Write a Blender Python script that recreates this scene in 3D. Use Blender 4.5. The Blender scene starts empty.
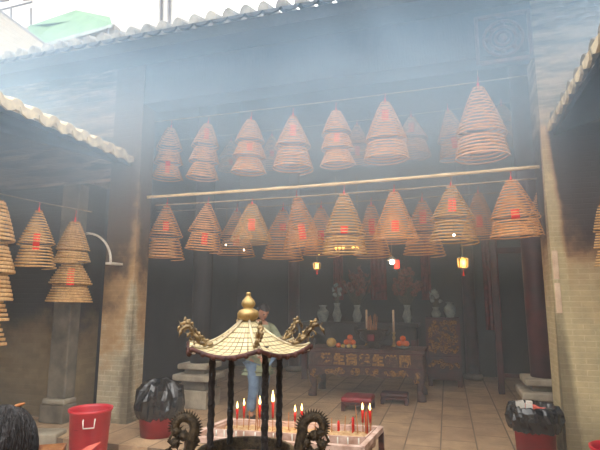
import bpy, math, random
from math import sin, cos, pi, radians, sqrt, atan2, hypot
from mathutils import Vector, Matrix, Euler
random.seed(7)
SC = bpy.context.scene
COL = SC.collection

# ------------------------------------------------------------------ camera frame (survey of the place)
F, PIT, YAW, HC = 475.0, radians(9), radians(17), 1.58
FW = Vector((-sin(YAW)*cos(PIT), cos(YAW)*cos(PIT), sin(PIT)))
RT = Vector((cos(YAW), sin(YAW), 0))
UP = RT.cross(FW)
EYE = Vector((0, 0, HC))
def ray(x, y): return FW + RT*((x-300)/F) + UP*((225-y)/F)
def on_z(x, y, z): r = ray(x, y); return EYE + r*((z-HC)/r.z)
def on_y(x, y, Y): r = ray(x, y); return EYE + r*(Y/r.y)
def on_x(x, y, X): r = ray(x, y); return EYE + r*(X/r.x)
def depth(p): return (Vector(p)-EYE).dot(FW)

YF = 5.5                      # hall front plane
GZ = -0.15      # courtyard paving; the hall floor is z = 0

# ------------------------------------------------------------------ materials
MATS = {}
def lin(c):
    return tuple(((v/255)/12.92 if v/255 <= .04045 else (((v/255)+.055)/1.055)**2.4) for v in c) + (1,)
def newmat(name):
    m = bpy.data.materials.new(name); m.use_nodes = True
    nt = m.node_tree
    return m, nt, nt.nodes, nt.links, nt.nodes['Principled BSDF']
def mat(name, c1, c2=None, scale=8, rough=.7, metal=0, bump=0, bscale=None, spec=.4, detail=4, stretch=None, emit=None, estr=0):
    """noise-varied surface between two sRGB colours"""
    if name in MATS: return MATS[name]
    m, nt, N, L, b = newmat(name)
    c2 = c2 or tuple(min(255, v*0.75) for v in c1)
    tc = N.new('ShaderNodeTexCoord'); mp = N.new('ShaderNodeMapping')
    if stretch: mp.inputs['Scale'].default_value = stretch
    L.new(tc.outputs['Object'], mp.inputs['Vector'])
    no = N.new('ShaderNodeTexNoise'); no.inputs['Scale'].default_value = scale; no.inputs['Detail'].default_value = detail
    L.new(mp.outputs[0], no.inputs['Vector'])
    rp = N.new('ShaderNodeValToRGB'); rp.color_ramp.elements[0].position = .32; rp.color_ramp.elements[1].position = .68
    rp.color_ramp.elements[0].color = lin(c2); rp.color_ramp.elements[1].color = lin(c1)
    L.new(no.outputs['Fac'], rp.inputs['Fac']); L.new(rp.outputs[0], b.inputs['Base Color'])
    b.inputs['Roughness'].default_value = rough; b.inputs['Metallic'].default_value = metal
    b.inputs['Specular IOR Level'].default_value = spec
    if bump:
        n2 = N.new('ShaderNodeTexNoise'); n2.inputs['Scale'].default_value = bscale or scale*3; n2.inputs['Detail'].default_value = 5
        L.new(mp.outputs[0], n2.inputs['Vector'])
        bp = N.new('ShaderNodeBump'); bp.inputs['Strength'].default_value = bump; bp.inputs['Distance'].default_value = .02
        L.new(n2.outputs['Fac'], bp.inputs['Height']); L.new(bp.outputs[0], b.inputs['Normal'])
    if emit:
        b.inputs['Emission Color'].default_value = lin(emit); b.inputs['Emission Strength'].default_value = estr
    MATS[name] = m
    return m
def math_node(N, L, op, a, b=None, c=None, clamp=False):
    n = N.new('ShaderNodeMath'); n.operation = op; n.use_clamp = clamp
    for i, v in enumerate((a, b, c)):
        if v is None: continue
        if hasattr(v, 'is_output'): L.new(v, n.inputs[i])
        else: n.inputs[i].default_value = v
    return n.outputs[0]
def maprange(N, L, v, a, b, lo=0, hi=1, smooth=False):
    n = N.new('ShaderNodeMapRange'); n.clamp = True
    if smooth: n.interpolation_type = 'SMOOTHSTEP'
    L.new(v, n.inputs['Value'])
    for k, x in zip(('From Min', 'From Max', 'To Min', 'To Max'), (a, b, lo, hi)): n.inputs[k].default_value = x
    return n.outputs[0]
def mixc(N, L, fac, a, b, mode='MIX'):
    n = N.new('ShaderNodeMix'); n.data_type = 'RGBA'; n.blend_type = mode
    if hasattr(fac, 'is_output'): L.new(fac, n.inputs[0])
    else: n.inputs[0].default_value = fac
    for v, s in ((a, n.inputs[6]), (b, n.inputs[7])):
        if hasattr(v, 'is_output'): L.new(v, s)
        else: s.default_value = v
    return n.outputs[2]
def brickmat(name, base, base2, mortar, z0, z1, soot=(45, 42, 40), amber=(165, 120, 70), bw=.24, bh=.07, dark_foot=True, streak=1.0, soot_max=.95, corner=None, zcut=None, nscale=1.7, course=0):
    """grey-buff brick that is clean at z0 and burnt brown to black with soot by z1"""
    m, nt, N, L, b = newmat(name)
    geo = N.new('ShaderNodeNewGeometry'); sp = N.new('ShaderNodeSeparateXYZ'); L.new(geo.outputs['Position'], sp.inputs[0])
    u = math_node(N, L, 'ADD', sp.outputs[0], sp.outputs[1])
    cv = N.new('ShaderNodeCombineXYZ'); L.new(u, cv.inputs[0]); L.new(sp.outputs[2], cv.inputs[1])
    br = N.new('ShaderNodeTexBrick'); L.new(cv.outputs[0], br.inputs['Vector'])
    br.inputs['Scale'].default_value = 1; br.inputs['Brick Width'].default_value = bw; br.inputs['Row Height'].default_value = bh
    br.inputs['Mortar Size'].default_value = .005; br.inputs['Mortar Smooth'].default_value = .4
    br.inputs['Color1'].default_value = lin(base); br.inputs['Color2'].default_value = lin(base2); br.inputs['Mortar'].default_value = lin(mortar)
    no = N.new('ShaderNodeTexNoise'); no.inputs['Scale'].default_value = nscale; no.inputs['Detail'].default_value = 6; no.inputs['Roughness'].default_value = .65
    L.new(geo.outputs['Position'], no.inputs['Vector'])
    n2 = N.new('ShaderNodeTexNoise'); n2.inputs['Scale'].default_value = 7; n2.inputs['Detail'].default_value = 6
    L.new(geo.outputs['Position'], n2.inputs['Vector'])
    wob = math_node(N, L, 'MULTIPLY', math_node(N, L, 'SUBTRACT', no.outputs['Fac'], .5), 2.6*streak)
    zz = math_node(N, L, 'ADD', sp.outputs[2], wob)
    if corner:              # soot held back at the arris; its lit strip is put in the colour
        dx_ = math_node(N, L, 'ABSOLUTE', math_node(N, L, 'SUBTRACT', sp.outputs[0], corner[0])); dy_ = math_node(N, L, 'ABSOLUTE', math_node(N, L, 'SUBTRACT', sp.outputs[1], YF))
        zz = math_node(N, L, 'SUBTRACT', zz, maprange(N, L, math_node(N, L, 'ADD', dx_, dy_), corner[1], corner[2], corner[3], 0, True))
    am = maprange(N, L, zz, z0-.5, z0+.4, 0, .75, True)
    so = maprange(N, L, zz, z0, z1, 0, soot_max, True)
    if zcut:                # soot and amber fade out above the side roof
        k_ = maprange(N, L, sp.outputs[2], zcut, zcut+.1, 1, .12, True); so = math_node(N, L, 'MULTIPLY', so, k_); am = math_node(N, L, 'MULTIPLY', am, k_)
    c = mixc(N, L, maprange(N, L, n2.outputs['Fac'], .35, .7, 0, .45), br.outputs['Color'], lin(tuple(v*.72 for v in base)))
    c = mixc(N, L, am, c, lin(amber), 'MULTIPLY' if False else 'MIX')
    c = mixc(N, L, so, c, lin(soot))
    if course or zcut:      # ragged, weathered courses
        m3 = N.new('ShaderNodeMapping'); m3.inputs['Scale'].default_value = (1.2, 1.2, 7); L.new(geo.outputs['Position'], m3.inputs['Vector'])
        n3 = N.new('ShaderNodeTexNoise'); n3.inputs['Scale'].default_value = 1.6; n3.inputs['Detail'].default_value = 6; n3.inputs['Roughness'].default_value = .7; L.new(m3.outputs[0], n3.inputs['Vector'])
        f3 = maprange(N, L, n3.outputs['Fac'], .42, .6, .15, .95)
        if zcut: c = mixc(N, L, maprange(N, L, sp.outputs[2], zcut, zcut+.1, 0, .8, True), c, lin((150, 136, 118)))
        if zcut: f3 = math_node(N, L, 'MULTIPLY', f3, maprange(N, L, sp.outputs[2], zcut, zcut+.1, 0, 1, True))
        c = mixc(N, L, f3, c, lin((62, 58, 58)))
    if dark_foot:  # darker brown towards the wall foot
        c = mixc(N, L, maprange(N, L, zz, -.2, .55, .65, 0), c, lin((70, 62, 52)))
    L.new(c, b.inputs['Base Color']); b.inputs['Roughness'].default_value = .85; b.inputs['Specular IOR Level'].default_value = .2
    bp = N.new('ShaderNodeBump'); bp.inputs['Strength'].default_value = .5; bp.inputs['Distance'].default_value = .01
    L.new(math_node(N, L, 'SUBTRACT', n2.outputs['Fac'], br.outputs['Fac']), bp.inputs['Height']); L.new(bp.outputs[0], b.inputs['Normal'])
    MATS[name] = m
    return m

M = dict(
 stone=mat('worn_stone', (176, 166, 146), (128, 118, 102), 5, .85, bump=.4),
 stone_dark=mat('sooty_stone', (132, 122, 104), (82, 75, 64), 4, .85, bump=.4),
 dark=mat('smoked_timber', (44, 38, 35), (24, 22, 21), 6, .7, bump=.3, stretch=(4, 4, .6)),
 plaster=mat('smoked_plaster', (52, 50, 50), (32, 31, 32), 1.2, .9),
 redwood=mat('dark_red_lacquer', (82, 30, 30), (44, 20, 20), 5, .5),
 altarwood=mat('brown_carved_wood', (92, 60, 50), (52, 34, 30), 14, .55, bump=.6, bscale=50),
 gold=mat('worn_gilding', (186, 140, 72), (104, 72, 38), 30, .4, metal=.35, bump=.6, bscale=70),
 coil=mat('incense_paste', (236, 182, 126), (206, 146, 98), 9, .9, bump=.2),
 coil_pale=mat('incense_paste_pale', (222, 182, 126), (188, 146, 98), 9, .9, bump=.2),
 tag=mat('red_paper_tag', (236, 44, 32), (214, 36, 28), 12, .8, spec=.1),
 wire=mat('iron_wire', (190, 172, 140), (140, 124, 102), 20, .6, metal=.3),
 bamboo=mat('bamboo', (236, 216, 170), (196, 170, 124), 6, .6, stretch=(1.5, 8, 8)),
 tile=mat('roof_tile', (205, 190, 155), (150, 134, 108), 9, .85, bump=.4),
 tile_dark=mat('roof_tile_grey', (128, 122, 110), (76, 72, 66), 7, .85, bump=.4),
 bronze=mat('dark_bronze', (86, 72, 52), (34, 28, 24), 40, .42, metal=.6, bump=.7, bscale=90),
 brass=mat('brass', (188, 160, 104), (140, 108, 62), 16, .42, metal=.5, bump=.15),
 pole=mat('blackened_bronze', (44, 36, 34), (22, 18, 18), 30, .5, metal=.35, bump=.9, bscale=70),
 eavetrim=mat('burnt_red_trim', (92, 54, 44), (48, 30, 28), 20, .6, metal=.2),
 redplastic=mat('red_plastic', (206, 52, 62), (172, 38, 48), 3, .42, spec=.5),
 redplastic_d=mat('dull_red_plastic', (156, 36, 40), (116, 26, 30), 4, .5),
 bag=mat('black_bin_liner', (26, 27, 30), (12, 12, 14), 6, .22, bump=.8, bscale=14, spec=.8),
 white=mat('white_plastic', (226, 222, 212), (196, 190, 178), 8, .5),
 candle=mat('red_wax', (222, 46, 36), (176, 28, 24), 14, .45),
 flame=mat('candle_flame', (255, 226, 150), (255, 200, 90), 6, .9, emit=(255, 214, 130), estr=9),
 stick=mat('incense_stick', (186, 132, 80), (150, 90, 56), 20, .9),
 trough=mat('wax_stained_metal', (214, 186, 172), (158, 122, 104), 10, .6, bump=.3),
 sand=mat('ash_and_sand', (196, 168, 126), (150, 112, 74), 26, .95, bump=.8, bscale=60),
 cushion=mat('red_leatherette', (150, 40, 50), (108, 28, 36), 8, .5),
 orange=mat('orange_peel', (232, 116, 36), (206, 86, 24), 20, .5, bump=.2),
 pomelo=mat('pomelo_peel', (206, 176, 92), (178, 140, 66), 14, .55, bump=.2),
 ceramic=mat('celadon_glaze', (150, 160, 156), (104, 116, 116), 10, .25, spec=.6),
 feather=mat('peacock_feather', (96, 84, 66), (52, 58, 48), 30, .8),
 flowers=mat('faded_flowers', (136, 84, 72), (80, 56, 48), 22, .9),
 lampglow=mat('lamp_glow', (255, 214, 110), (255, 196, 80), 5, .5, emit=(255, 196, 84), estr=5),
 bulb=mat('bulb_glow', (255, 240, 220), None, 5, .5, emit=(255, 236, 205), estr=14),
 paper=mat('aged_paper', (226, 204, 178), (200, 170, 140), 8, .9),
 jacket=mat('grey_green_jacket', (150, 156, 126), (112, 120, 98), 10, .9, bump=.3),
 jeans=mat('faded_denim', (116, 140, 166), (78, 98, 126), 9, .9, bump=.2),
 skin=mat('skin', (178, 130, 104), (156, 108, 84), 6, .6),
 hair=mat('black_hair', (38, 30, 28), (18, 14, 14), 60, .45, stretch=(1, 1, .15), bump=.6, bscale=140),
 shoe=mat('dark_shoe', (40, 36, 36), None, 10, .6),
 eye=mat('eye_dark', (24, 18, 18), None, 10, .3),
 lip=mat('lips', (160, 84, 76), None, 10, .5),
 render_white=mat('white_render', (172, 166, 156), (162, 156, 148), 1.5, .9),
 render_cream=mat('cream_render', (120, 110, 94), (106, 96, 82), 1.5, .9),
 green_canvas=mat('green_canvas', (84, 112, 78), (72, 98, 68), 2, .8),
 canvas_trim=mat('pale_canvas', (128, 134, 126), None, 2, .8),
 sheet=mat('cream_sheeting', (112, 101, 82), (100, 90, 72), 2, .7),
 railing=mat('grey_rail', (86, 78, 74), None, 4, .5),
 pinkpaper=mat('pink_joss_paper', (232, 130, 112), (214, 92, 80), 14, .8),
 shirt=mat('dark_shirt', (48, 38, 52), (30, 24, 34), 12, .9),
 drape=mat('red_brocade', (124, 44, 44), (72, 28, 30), 9, .9),
)
# floor: stone slabs
def slabmat(name, c1, c2, mortar, w, h, dirt):
    m, nt, N, L, b = newmat(name)
    geo = N.new('ShaderNodeNewGeometry'); mp = N.new('ShaderNodeMapping'); L.new(geo.outputs['Position'], mp.inputs['Vector'])
    mp.inputs['Rotation'].default_value = (0, 0, pi/2); mp.inputs['Location'].default_value = (.1, .14, 0)
    br = N.new('ShaderNodeTexBrick'); L.new(mp.outputs[0], br.inputs['Vector'])
    br.inputs['Scale'].default_value = 1; br.inputs['Brick Width'].default_value = w; br.inputs['Row Height'].default_value = h
    br.inputs['Mortar Size'].default_value = .009; br.inputs['Mortar Smooth'].default_value = .3; br.inputs['Bias'].default_value = 0
    br.inputs['Color1'].default_value = lin(c1); br.inputs['Color2'].default_value = lin(c2); br.inputs['Mortar'].default_value = lin(mortar)
    n1 = N.new('ShaderNodeTexNoise'); n1.inputs['Scale'].default_value = 2.2; n1.inputs['Detail'].default_value = 8; n1.inputs['Roughness'].default_value = .7
    L.new(geo.outputs['Position'], n1.inputs['Vector'])
    c = mixc(N, L, maprange(N, L, n1.outputs['Fac'], .38, .68, 0, .75), br.outputs['Color'], lin(dirt))
    L.new(c, b.inputs['Base Color']); b.inputs['Roughness'].default_value = .8; b.inputs['Specular IOR Level'].default_value = .25
    bp = N.new('ShaderNodeBump'); bp.inputs['Strength'].default_value = .4; bp.inputs['Distance'].default_value = .015
    L.new(math_node(N, L, 'SUBTRACT', n1.outputs['Fac'], br.outputs['Fac']), bp.inputs['Height']); L.new(bp.outputs[0], b.inputs['Normal'])
    return m
M['slab'] = slabmat('stone_slabs', (196, 166, 130), (172, 142, 112), (110, 94, 78), .62, .38, (134, 112, 90))
M['brick_right'] = brickmat('brick_right', (206, 190, 148), (194, 178, 138), (214, 199, 160), 1.9, 2.45, soot=(58, 50, 52), amber=(160, 112, 78), corner=(1.06, .03, .17, 1.3), streak=.55, bh=.056, bw=.2, zcut=3.42)
M['brick_left'] = brickmat('brick_left', (186, 174, 146), (174, 162, 134), (206, 196, 168), 1.05, 2.5, bh=.066, bw=.22, soot=(64, 52, 46), amber=(172, 132, 82), soot_max=.9, streak=1.15, corner=(-4.02, .01, .16, .95), nscale=2.6)
M['brick_wing'] = brickmat('brick_wing', (160, 140, 104), (140, 122, 90), (150, 132, 100), .95, 1.5, soot=(42, 40, 38), amber=(120, 96, 64), streak=.5)
M['brick_high'] = brickmat('brick_high', (196, 168, 138), (142, 122, 108), (92, 84, 78), 8, 9, amber=(150, 120, 100), dark_foot=False, bw=.5, bh=.1, course=1)

# ------------------------------------------------------------------ mesh builder
class MB:
    def __init__(s): s.v = []; s.f = []; s.uv = None
    def add(s, vs, fs):
        b = len(s.v); s.v += [tuple(v) for v in vs]; s.f += [tuple(b+i for i in f) for f in fs]; return s
    def box(s, x0, x1, y0, y1, z0, z1, rot=0, c=None):
        vs = [Vector((x, y, z)) for z in (z0, z1) for y in (y0, y1) for x in (x0, x1)]
        if rot:
            c = Vector(c) if c else Vector(((x0+x1)/2, (y0+y1)/2, 0)); R = Matrix.Rotation(rot, 3, 'Z')
            vs = [R @ (v-c) + c for v in vs]
        return s.add(vs, [(0,2,3,1),(4,5,7,6),(0,1,5,4),(2,6,7,3),(0,4,6,2),(1,3,7,5)])
    def hexa(s, pts):       # 8 points: bottom loop then top loop
        return s.add(pts, [(3,2,1,0),(4,5,6,7),(0,1,5,4),(1,2,6,5),(2,3,7,6),(3,0,4,7)])
    def bar(s, a, b, w, h=None, up=(0, 0, 1)):
        a, b = Vector(a), Vector(b); h = h or w; d = (b-a).normalized(); up = Vector(up)
        if abs(d.dot(up)) > .98: up = Vector((1, 0, 0))
        x = d.cross(up).normalized()*w/2; y = x.normalized().cross(d)*h/2
        return s.hexa([a-x-y, a+x-y, a+x+y, a-x+y, b-x-y, b+x-y, b+x+y, b-x+y])
    def tube(s, pts, r, n=8, cap=True, closed=False):
        pts = [Vector(p) for p in pts]; m = len(pts); rr = r if isinstance(r, (list, tuple)) else [r]*m
        base = len(s.v); prev = None
        for i, p in enumerate(pts):
            if closed: t = (pts[(i+1) % m]-pts[i-1])
            else: t = pts[min(i+1, m-1)]-pts[max(i-1, 0)]
            t = t.normalized() if t.length > 1e-9 else Vector((0, 0, 1))
            if prev is None:
                up = Vector((0, 0, 1)) if abs(t.z) < .9 else Vector((1, 0, 0)); x = t.cross(up).normalized()
            else:
                x = prev - t*prev.dot(t); x = x.normalized() if x.length > 1e-6 else t.orthogonal().normalized()
            prev = x; y = t.cross(x)
            for k in range(n):
                a = 2*pi*k/n; s.v.append(tuple(p + x*cos(a)*rr[i] + y*sin(a)*rr[i]))
        for i in range(m if closed else m-1):
            j = (i+1) % m
            for k in range(n):
                s.f.append((base+i*n+k, base+i*n+(k+1) % n, base+j*n+(k+1) % n, base+j*n+k))
        if cap and not closed:
            s.f.append(tuple(base+k for k in range(n))[::-1]); s.f.append(tuple(base+(m-1)*n+k for k in range(n)))
        return s
    def lathe(s, prof, c=(0, 0, 0), n=24, wob=None, cap=True):
        c = Vector(c); base = len(s.v); m = len(prof)
        for i, (r, z) in enumerate(prof):
            for k in range(n):
                a = 2*pi*k/n; q = r*(wob(a, i) if wob else 1)
                s.v.append((c.x+q*cos(a), c.y+q*sin(a), c.z+z))
        for i in range(m-1):
            for k in range(n):
                s.f.append((base+i*n+k, base+i*n+(k+1) % n, base+(i+1)*n+(k+1) % n, base+(i+1)*n+k))
        if cap:
            s.f.append(tuple(base+k for k in range(n))[::-1]); s.f.append(tuple(base+(m-1)*n+k for k in range(n)))
        return s
    def ball(s, c, r, n=12, sq=(1, 1, 1), jit=0):
        c = Vector(c); m = max(6, n//2+2); base = len(s.v)
        s.v.append((c.x, c.y, c.z+r*sq[2]))
        for i in range(1, m):
            t = pi*i/m
            for k in range(n):
                a = 2*pi*k/n; j = 1+random.uniform(-jit, jit)
                s.v.append((c.x+r*sq[0]*sin(t)*cos(a)*j, c.y+r*sq[1]*sin(t)*sin(a)*j, c.z+r*sq[2]*cos(t)*j))
        s.v.append((c.x, c.y, c.z-r*sq[2])); e = len(s.v)-1
        for k in range(n): s.f.append((base, base+1+k, base+1+(k+1) % n))
        for i in range(m-2):
            for k in range(n):
                a = base+1+i*n
                s.f.append((a+k, a+n+k, a+n+(k+1) % n, a+(k+1) % n))
        a = base+1+(m-2)*n
        for k in range(n): s.f.append((a+k, e, a+(k+1) % n))
        return s
    def cone(s, a, b, r, n=6):
        a, b = Vector(a), Vector(b); d = (b-a).normalized(); x = d.orthogonal().normalized(); y = d.cross(x)
        vs = [a + x*cos(2*pi*k/n)*r + y*sin(2*pi*k/n)*r for k in range(n)] + [b]
        return s.add(vs, [(k, (k+1) % n, n) for k in range(n)] + [tuple(range(n))[::-1]])
    def prism(s, pts, axis, a, b):      # 2-D outline extruded along an axis ('x','y','z')
        def P(u, v, w): return {'x': (w, u, v), 'y': (u, w, v), 'z': (u, v, w)}[axis]
        n = len(pts)
        return s.add([P(u, v, a) for u, v in pts]+[P(u, v, b) for u, v in pts],
                     [tuple(range(n))[::-1], tuple(range(n, 2*n))]+[(i, (i+1) % n, n+(i+1) % n, n+i) for i in range(n)])
    def build(s, name, m, parent=None, smooth=False, bevel=0, loc=None):
        me = bpy.data.meshes.new(name); me.from_pydata(s.v, [], s.f); me.update()
        if smooth:
            me.polygons.foreach_set('use_smooth', [True]*len(me.polygons))
        me.materials.append(M[m] if isinstance(m, str) else m)
        o = bpy.data.objects.new(name, me); COL.objects.link(o)
        if parent is not None: o.parent = parent
        if loc is not None: o.location = loc
        if bevel:
            bv = o.modifiers.new('bevel', 'BEVEL'); bv.width = bevel; bv.segments = 2; bv.limit_method = 'ANGLE'
        return o
def tag(o, label=None, cat=None, group=None, kind=None):
    for k, v in (('label', label), ('category', cat), ('group', group), ('kind', kind)):
        if v: o[k] = v
    return o
def thing(name, label, cat, loc=(0, 0, 0), rz=0, group=None):
    o = bpy.data.objects.new(name, None); COL.objects.link(o)
    o.location = loc; o.rotation_euler = (0, 0, rz); o.empty_display_size = .1
    return tag(o, label, cat, group)
def struct(name, mb, m, bevel=0, smooth=False):
    return tag(mb.build(name, m, bevel=bevel, smooth=smooth), kind='structure')
def copy_tree(o, parent=None):
    c = o.copy(); COL.objects.link(c); c.parent = parent
    for ch in list(o.children): copy_tree(ch, c)
    return c

# ------------------------------------------------------------------ the setting
XL, XR = -4.02, 1.06          # opening between the piers
EAVE_Y = 4.55
EZ = on_y(155, 30, EAVE_Y).z  # hall eave height
struct('floor', MB().box(-9, 6, 4.75, 11.6, -.4, 0), 'slab')
struct('ground', MB().box(-40, 8, 11.6, 26, -.9, -.6), 'stone_dark')
struct('floor_courtyard', MB().box(-9, 6, -5, 4.75, -.5, GZ), 'slab')
# piers and front wall
struct('wall_pier_right', MB().box(XR, 5.2, YF, 6.0, 0, EZ+.2), 'brick_right')
struct('wall_pier_left', MB().box(-4.5, XL, YF, 5.8, 0, EZ+.2), 'brick_left')
mbw = MB().box(-7.6, -4.88, YF, 5.9, 0, 3.25)
struct('wall_wing_left', mbw, 'brick_wing')
struct('wall_above_wing', MB().box(-9, -4.5, YF, 5.9, 3.25, EZ+.2), 'brick_high')
struct('trim_1', MB().box(XL, XR, YF+.02, 5.85, 4.36, EZ+.2), 'dark')
# inside of the hall
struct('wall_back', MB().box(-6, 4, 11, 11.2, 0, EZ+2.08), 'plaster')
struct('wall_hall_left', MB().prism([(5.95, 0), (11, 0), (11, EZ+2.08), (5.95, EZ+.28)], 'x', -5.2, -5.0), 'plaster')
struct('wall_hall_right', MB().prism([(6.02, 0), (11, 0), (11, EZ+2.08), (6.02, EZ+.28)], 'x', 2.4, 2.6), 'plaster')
# hall roof: barrel tiles on a shallow slope
rise = .36
roof = MB()
roof.hexa([(-9, EAVE_Y+.1, EZ-.16), (6, EAVE_Y+.1, EZ-.16), (6, 11.4, EZ-.16+rise*6.85), (-9, 11.4, EZ-.16+rise*6.85),
           (-9, EAVE_Y, EZ-.08), (6, EAVE_Y, EZ-.08), (6, 11.4, EZ-.08+rise*6.9), (-9, 11.4, EZ-.08+rise*6.9)])
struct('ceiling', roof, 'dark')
hr = thing('hall_roof_tiling', 'pale grey barrel roof tiles along the hall eave above the hanging incense coils', 'roof tiles', (0, 0, 0))
tl = MB()
x = -8.9; half = []
while x < 5.9:
    ring = []
    for (yy, zz) in ((EAVE_Y-.06, EZ-.045), (11.3, EZ-.045+rise*6.85)):
        ring.append([(x+.068*cos(a), yy, zz+.115*sin(a)) for a in [pi*k/6 for k in range(7)]])
    tl.add(ring[0]+ring[1], [(k, k+1, 8+k, 7+k) for k in range(6)]+[tuple(range(7))[::-1]])
    x += .215
tl.build('barrel_tile_rows', 'tile_dark', hr, smooth=False)
dr = MB(); x = -8.79
while x < 5.9:
    dr.prism([(x-.1, EZ-.055), (x+.1, EZ-.055), (x+.07, EZ-.085), (x, EZ-.10), (x-.07, EZ-.085)], 'y', EAVE_Y-.07, EAVE_Y-.04)
    x += .215
dr.build('drip_tile_row', 'plaster', hr)
# carved lintel medallion
cm = thing('carved_lintel_panel', 'square carved panel with a round medallion at the right end of the lintel', 'carving', (0, 0, 0))
a = on_y(503, 38, YF); W_ = .3
fr = MB()
for (x0, x1, z0, z1) in ((-W_, W_, -W_, -W_+.04), (-W_, W_, W_-.04, W_), (-W_, -W_+.04, -W_, W_), (W_-.04, W_, -W_, W_)):
    fr.box(a.x+x0, a.x+x1, YF-.03, YF+.018, a.z+z0, a.z+z1)
fr.build('panel_frame', 'altarwood', cm, bevel=.006)
rd = MB()
for r in (.21, .14, .08):
    rd.tube([(a.x+r*cos(t), YF, a.z+r*sin(t)) for t in [2*pi*k/24 for k in range(24)]], .018, 6, closed=True)
for k in range(8):
    t = 2*pi*k/8; rd.ball((a.x+.17*cos(t), YF, a.z+.17*sin(t)), .03, 8)
rd.ball((a.x, YF, a.z), .05, 10)
rd.build('medallion', 'altarwood', cm, smooth=True)

# side wings: eaves running towards the hall
def wing(sgn, xe, ze, y0, y1, nm, label, m):
    t = thing(nm, label, 'roof edge', (0, 0, 0))
    rows = MB(); yy = y0
    while yy < y1-.1:
        sec = [(yy+.085*cos(q), .085*sin(q)) for q in [pi*k/6 for k in range(7)]]
        vs = [(xe, v, ze+w) for v, w in sec]+[(xe+sgn*3.6, v, ze+w+1.15) for v, w in sec]
        rows.add(vs, [(k, 7+k, 8+k, k+1) for k in range(6)]+[tuple(range(7))])
        yy += .24
    rows.build('barrel_tile_rows', m, t)
    dl = MB(); yy = y0+.12
    while yy < y1-.1:
        dl.prism([(yy-.1, ze+.01), (yy+.1, ze+.01), (yy+.075, ze-.055), (yy, ze-.085), (yy-.075, ze-.055)], 'x', xe-.012*sgn, xe+.012*sgn)
        yy += .24
    dl.build('drip_tile_row', 'tile', t)
    ed = MB().bar((xe+.03*sgn, y0-.1, ze+.0), (xe+.03*sgn, y1, ze+.0), .05, .07)
    ed.build('eave_board', m, t)
    return t
lz, rz_ = on_y(133, 160, YF).z, on_y(545, 128, YF).z
wing(-1, -4.1, lz, -2.2, YF-.02, 'wing_roof_edge', 'cream tiled roof edge sloping down to the left brick pillar', 'tile')
wing(1, 1.12, rz_, -2.2, YF-.02, 'wing_roof_edge', 'grey tiled roof edge running up from the right brick pillar', 'tile_dark')
for sgn, xe, ze, nm in ((-1, -4.1, lz, 'ceiling_wing_left'), (1, 1.12, rz_, 'ceiling_wing_right')):
    w = MB().hexa([(xe+.06*sgn, -2.3, ze-.1), (xe+.06*sgn, YF-.01, ze-.1), (xe+sgn*3.7, YF-.01, ze+1.05), (xe+sgn*3.7, -2.3, ze+1.05),
                   (xe+.06*sgn, -2.3, ze-.04), (xe+.06*sgn, YF-.01, ze-.04), (xe+sgn*3.7, YF-.01, ze+1.11), (xe+sgn*3.7, -2.3, ze+1.11)])
    struct(nm, w, 'dark')
struct('wall_left', MB().box(-7.8, -7.6, -3, 5.9, GZ, 4.6), 'plaster')
struct('wall_right', MB().box(4.6, 4.8, -3, YF, GZ, 4.6), 'plaster')
struct('wall_rear', MB().box(-7.8, 4.8, -3.2, -3, GZ, 3.4), 'brick_high')

# stone jamb left of the dark doorway, with moulded base
jb = thing('stone_door_jamb', 'smoke-stained stone door jamb with moulded base beside the dark side doorway', 'door jamb', (0, 0, 0))
j0, j1 = -5.14, -4.84
MB().box(j0, j1, 5.3, 5.49, .30, 3.2).build('shaft', 'stone_dark', jb, bevel=.02)
MB().box(j0-.04, j1+.04, 5.24, 5.49, .002, .23).build('base_block', 'stone_dark', jb, bevel=.015)
MB().box(j0-.03, j1+.03, 5.26, 5.49, .23, .30).build('base_moulding', 'stone', jb, bevel=.02)
# bent conduit over the left wing
a, b = on_y(84, 233, 5.25), on_y(108, 262, 5.25)
pp = []
for k in range(15):
    t = pi/2*k/14
    pp.append((a.x+(b.x-a.x)*sin(t), 5.3, b.z+(a.z-b.z)*cos(t)))
cd = thing('bent_pipe', 'thin pale pipe bent in a quarter circle beside the left brick pillar', 'pipe')
MB().tube(pp, .016, 8).build('pipe_run', 'white', cd, smooth=True)
MB().box(b.x-.06, b.x+.05, 5.27, 5.495, b.z-.03, b.z).build('bracket', 'white', cd, bevel=.004)
# notice strips on the right pillar
for (ya, yb, lb) in ((250, 281, 'upper of two narrow pinkish paper strips on the edge of the right pillar'), (282, 315, 'lower of two narrow pinkish paper strips on the edge of the right pillar')):
    a, b = on_y(551, ya, YF), on_y(553, yb, YF)
    s = MB().box(XR+.008, XR+.06, YF-.012, YF-.001, b.z+.02, a.z-.01)
    s.box(XR+.014, XR+.054, YF-.016, YF-.012, b.z+.05, a.z-.04)
    tag(s.build('paper_strip', 'paper'), lb, 'paper strip', 'paper strips on the pillar')
# hall column bases
def hall_column(x, y, label, cm_):
    t = thing('hall_column', label, 'column', (x, y, 0))
    MB().box(-.24, .24, -.24, .24, 0, .26).build('base_block', 'stone', t, bevel=.015)
    MB().box(-.30, .30, -.30, .30, .40, .49).build('base_slab', 'stone', t, bevel=.02)
    MB().box(-.2, .2, -.2, .2, .26, .40).build('base_neck', 'stone_dark', t, bevel=.015)
    MB().box(-.25, .25, -.25, .25, .56, .64).build('base_cap', 'stone', t, bevel=.02)
    MB().box(-.17, .17, -.17, .17, .49, .56).build('base_neck', 'stone_dark', t, bevel=.01)
    MB().lathe([(.15, .64), (.155, 1.5), (.15, 5.2)], n=20).build('shaft', cm_, t, smooth=True)
p = on_y(199, 400, 6.75); hall_column(p.x, 6.75, 'dark hall column on a stepped stone base left of the standing person', 'dark')
p = on_y(541, 400, 6.75); hall_column(p.x+.05, 6.75, 'dark red hall column on a stepped stone base behind the right bin', 'redwood')

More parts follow.
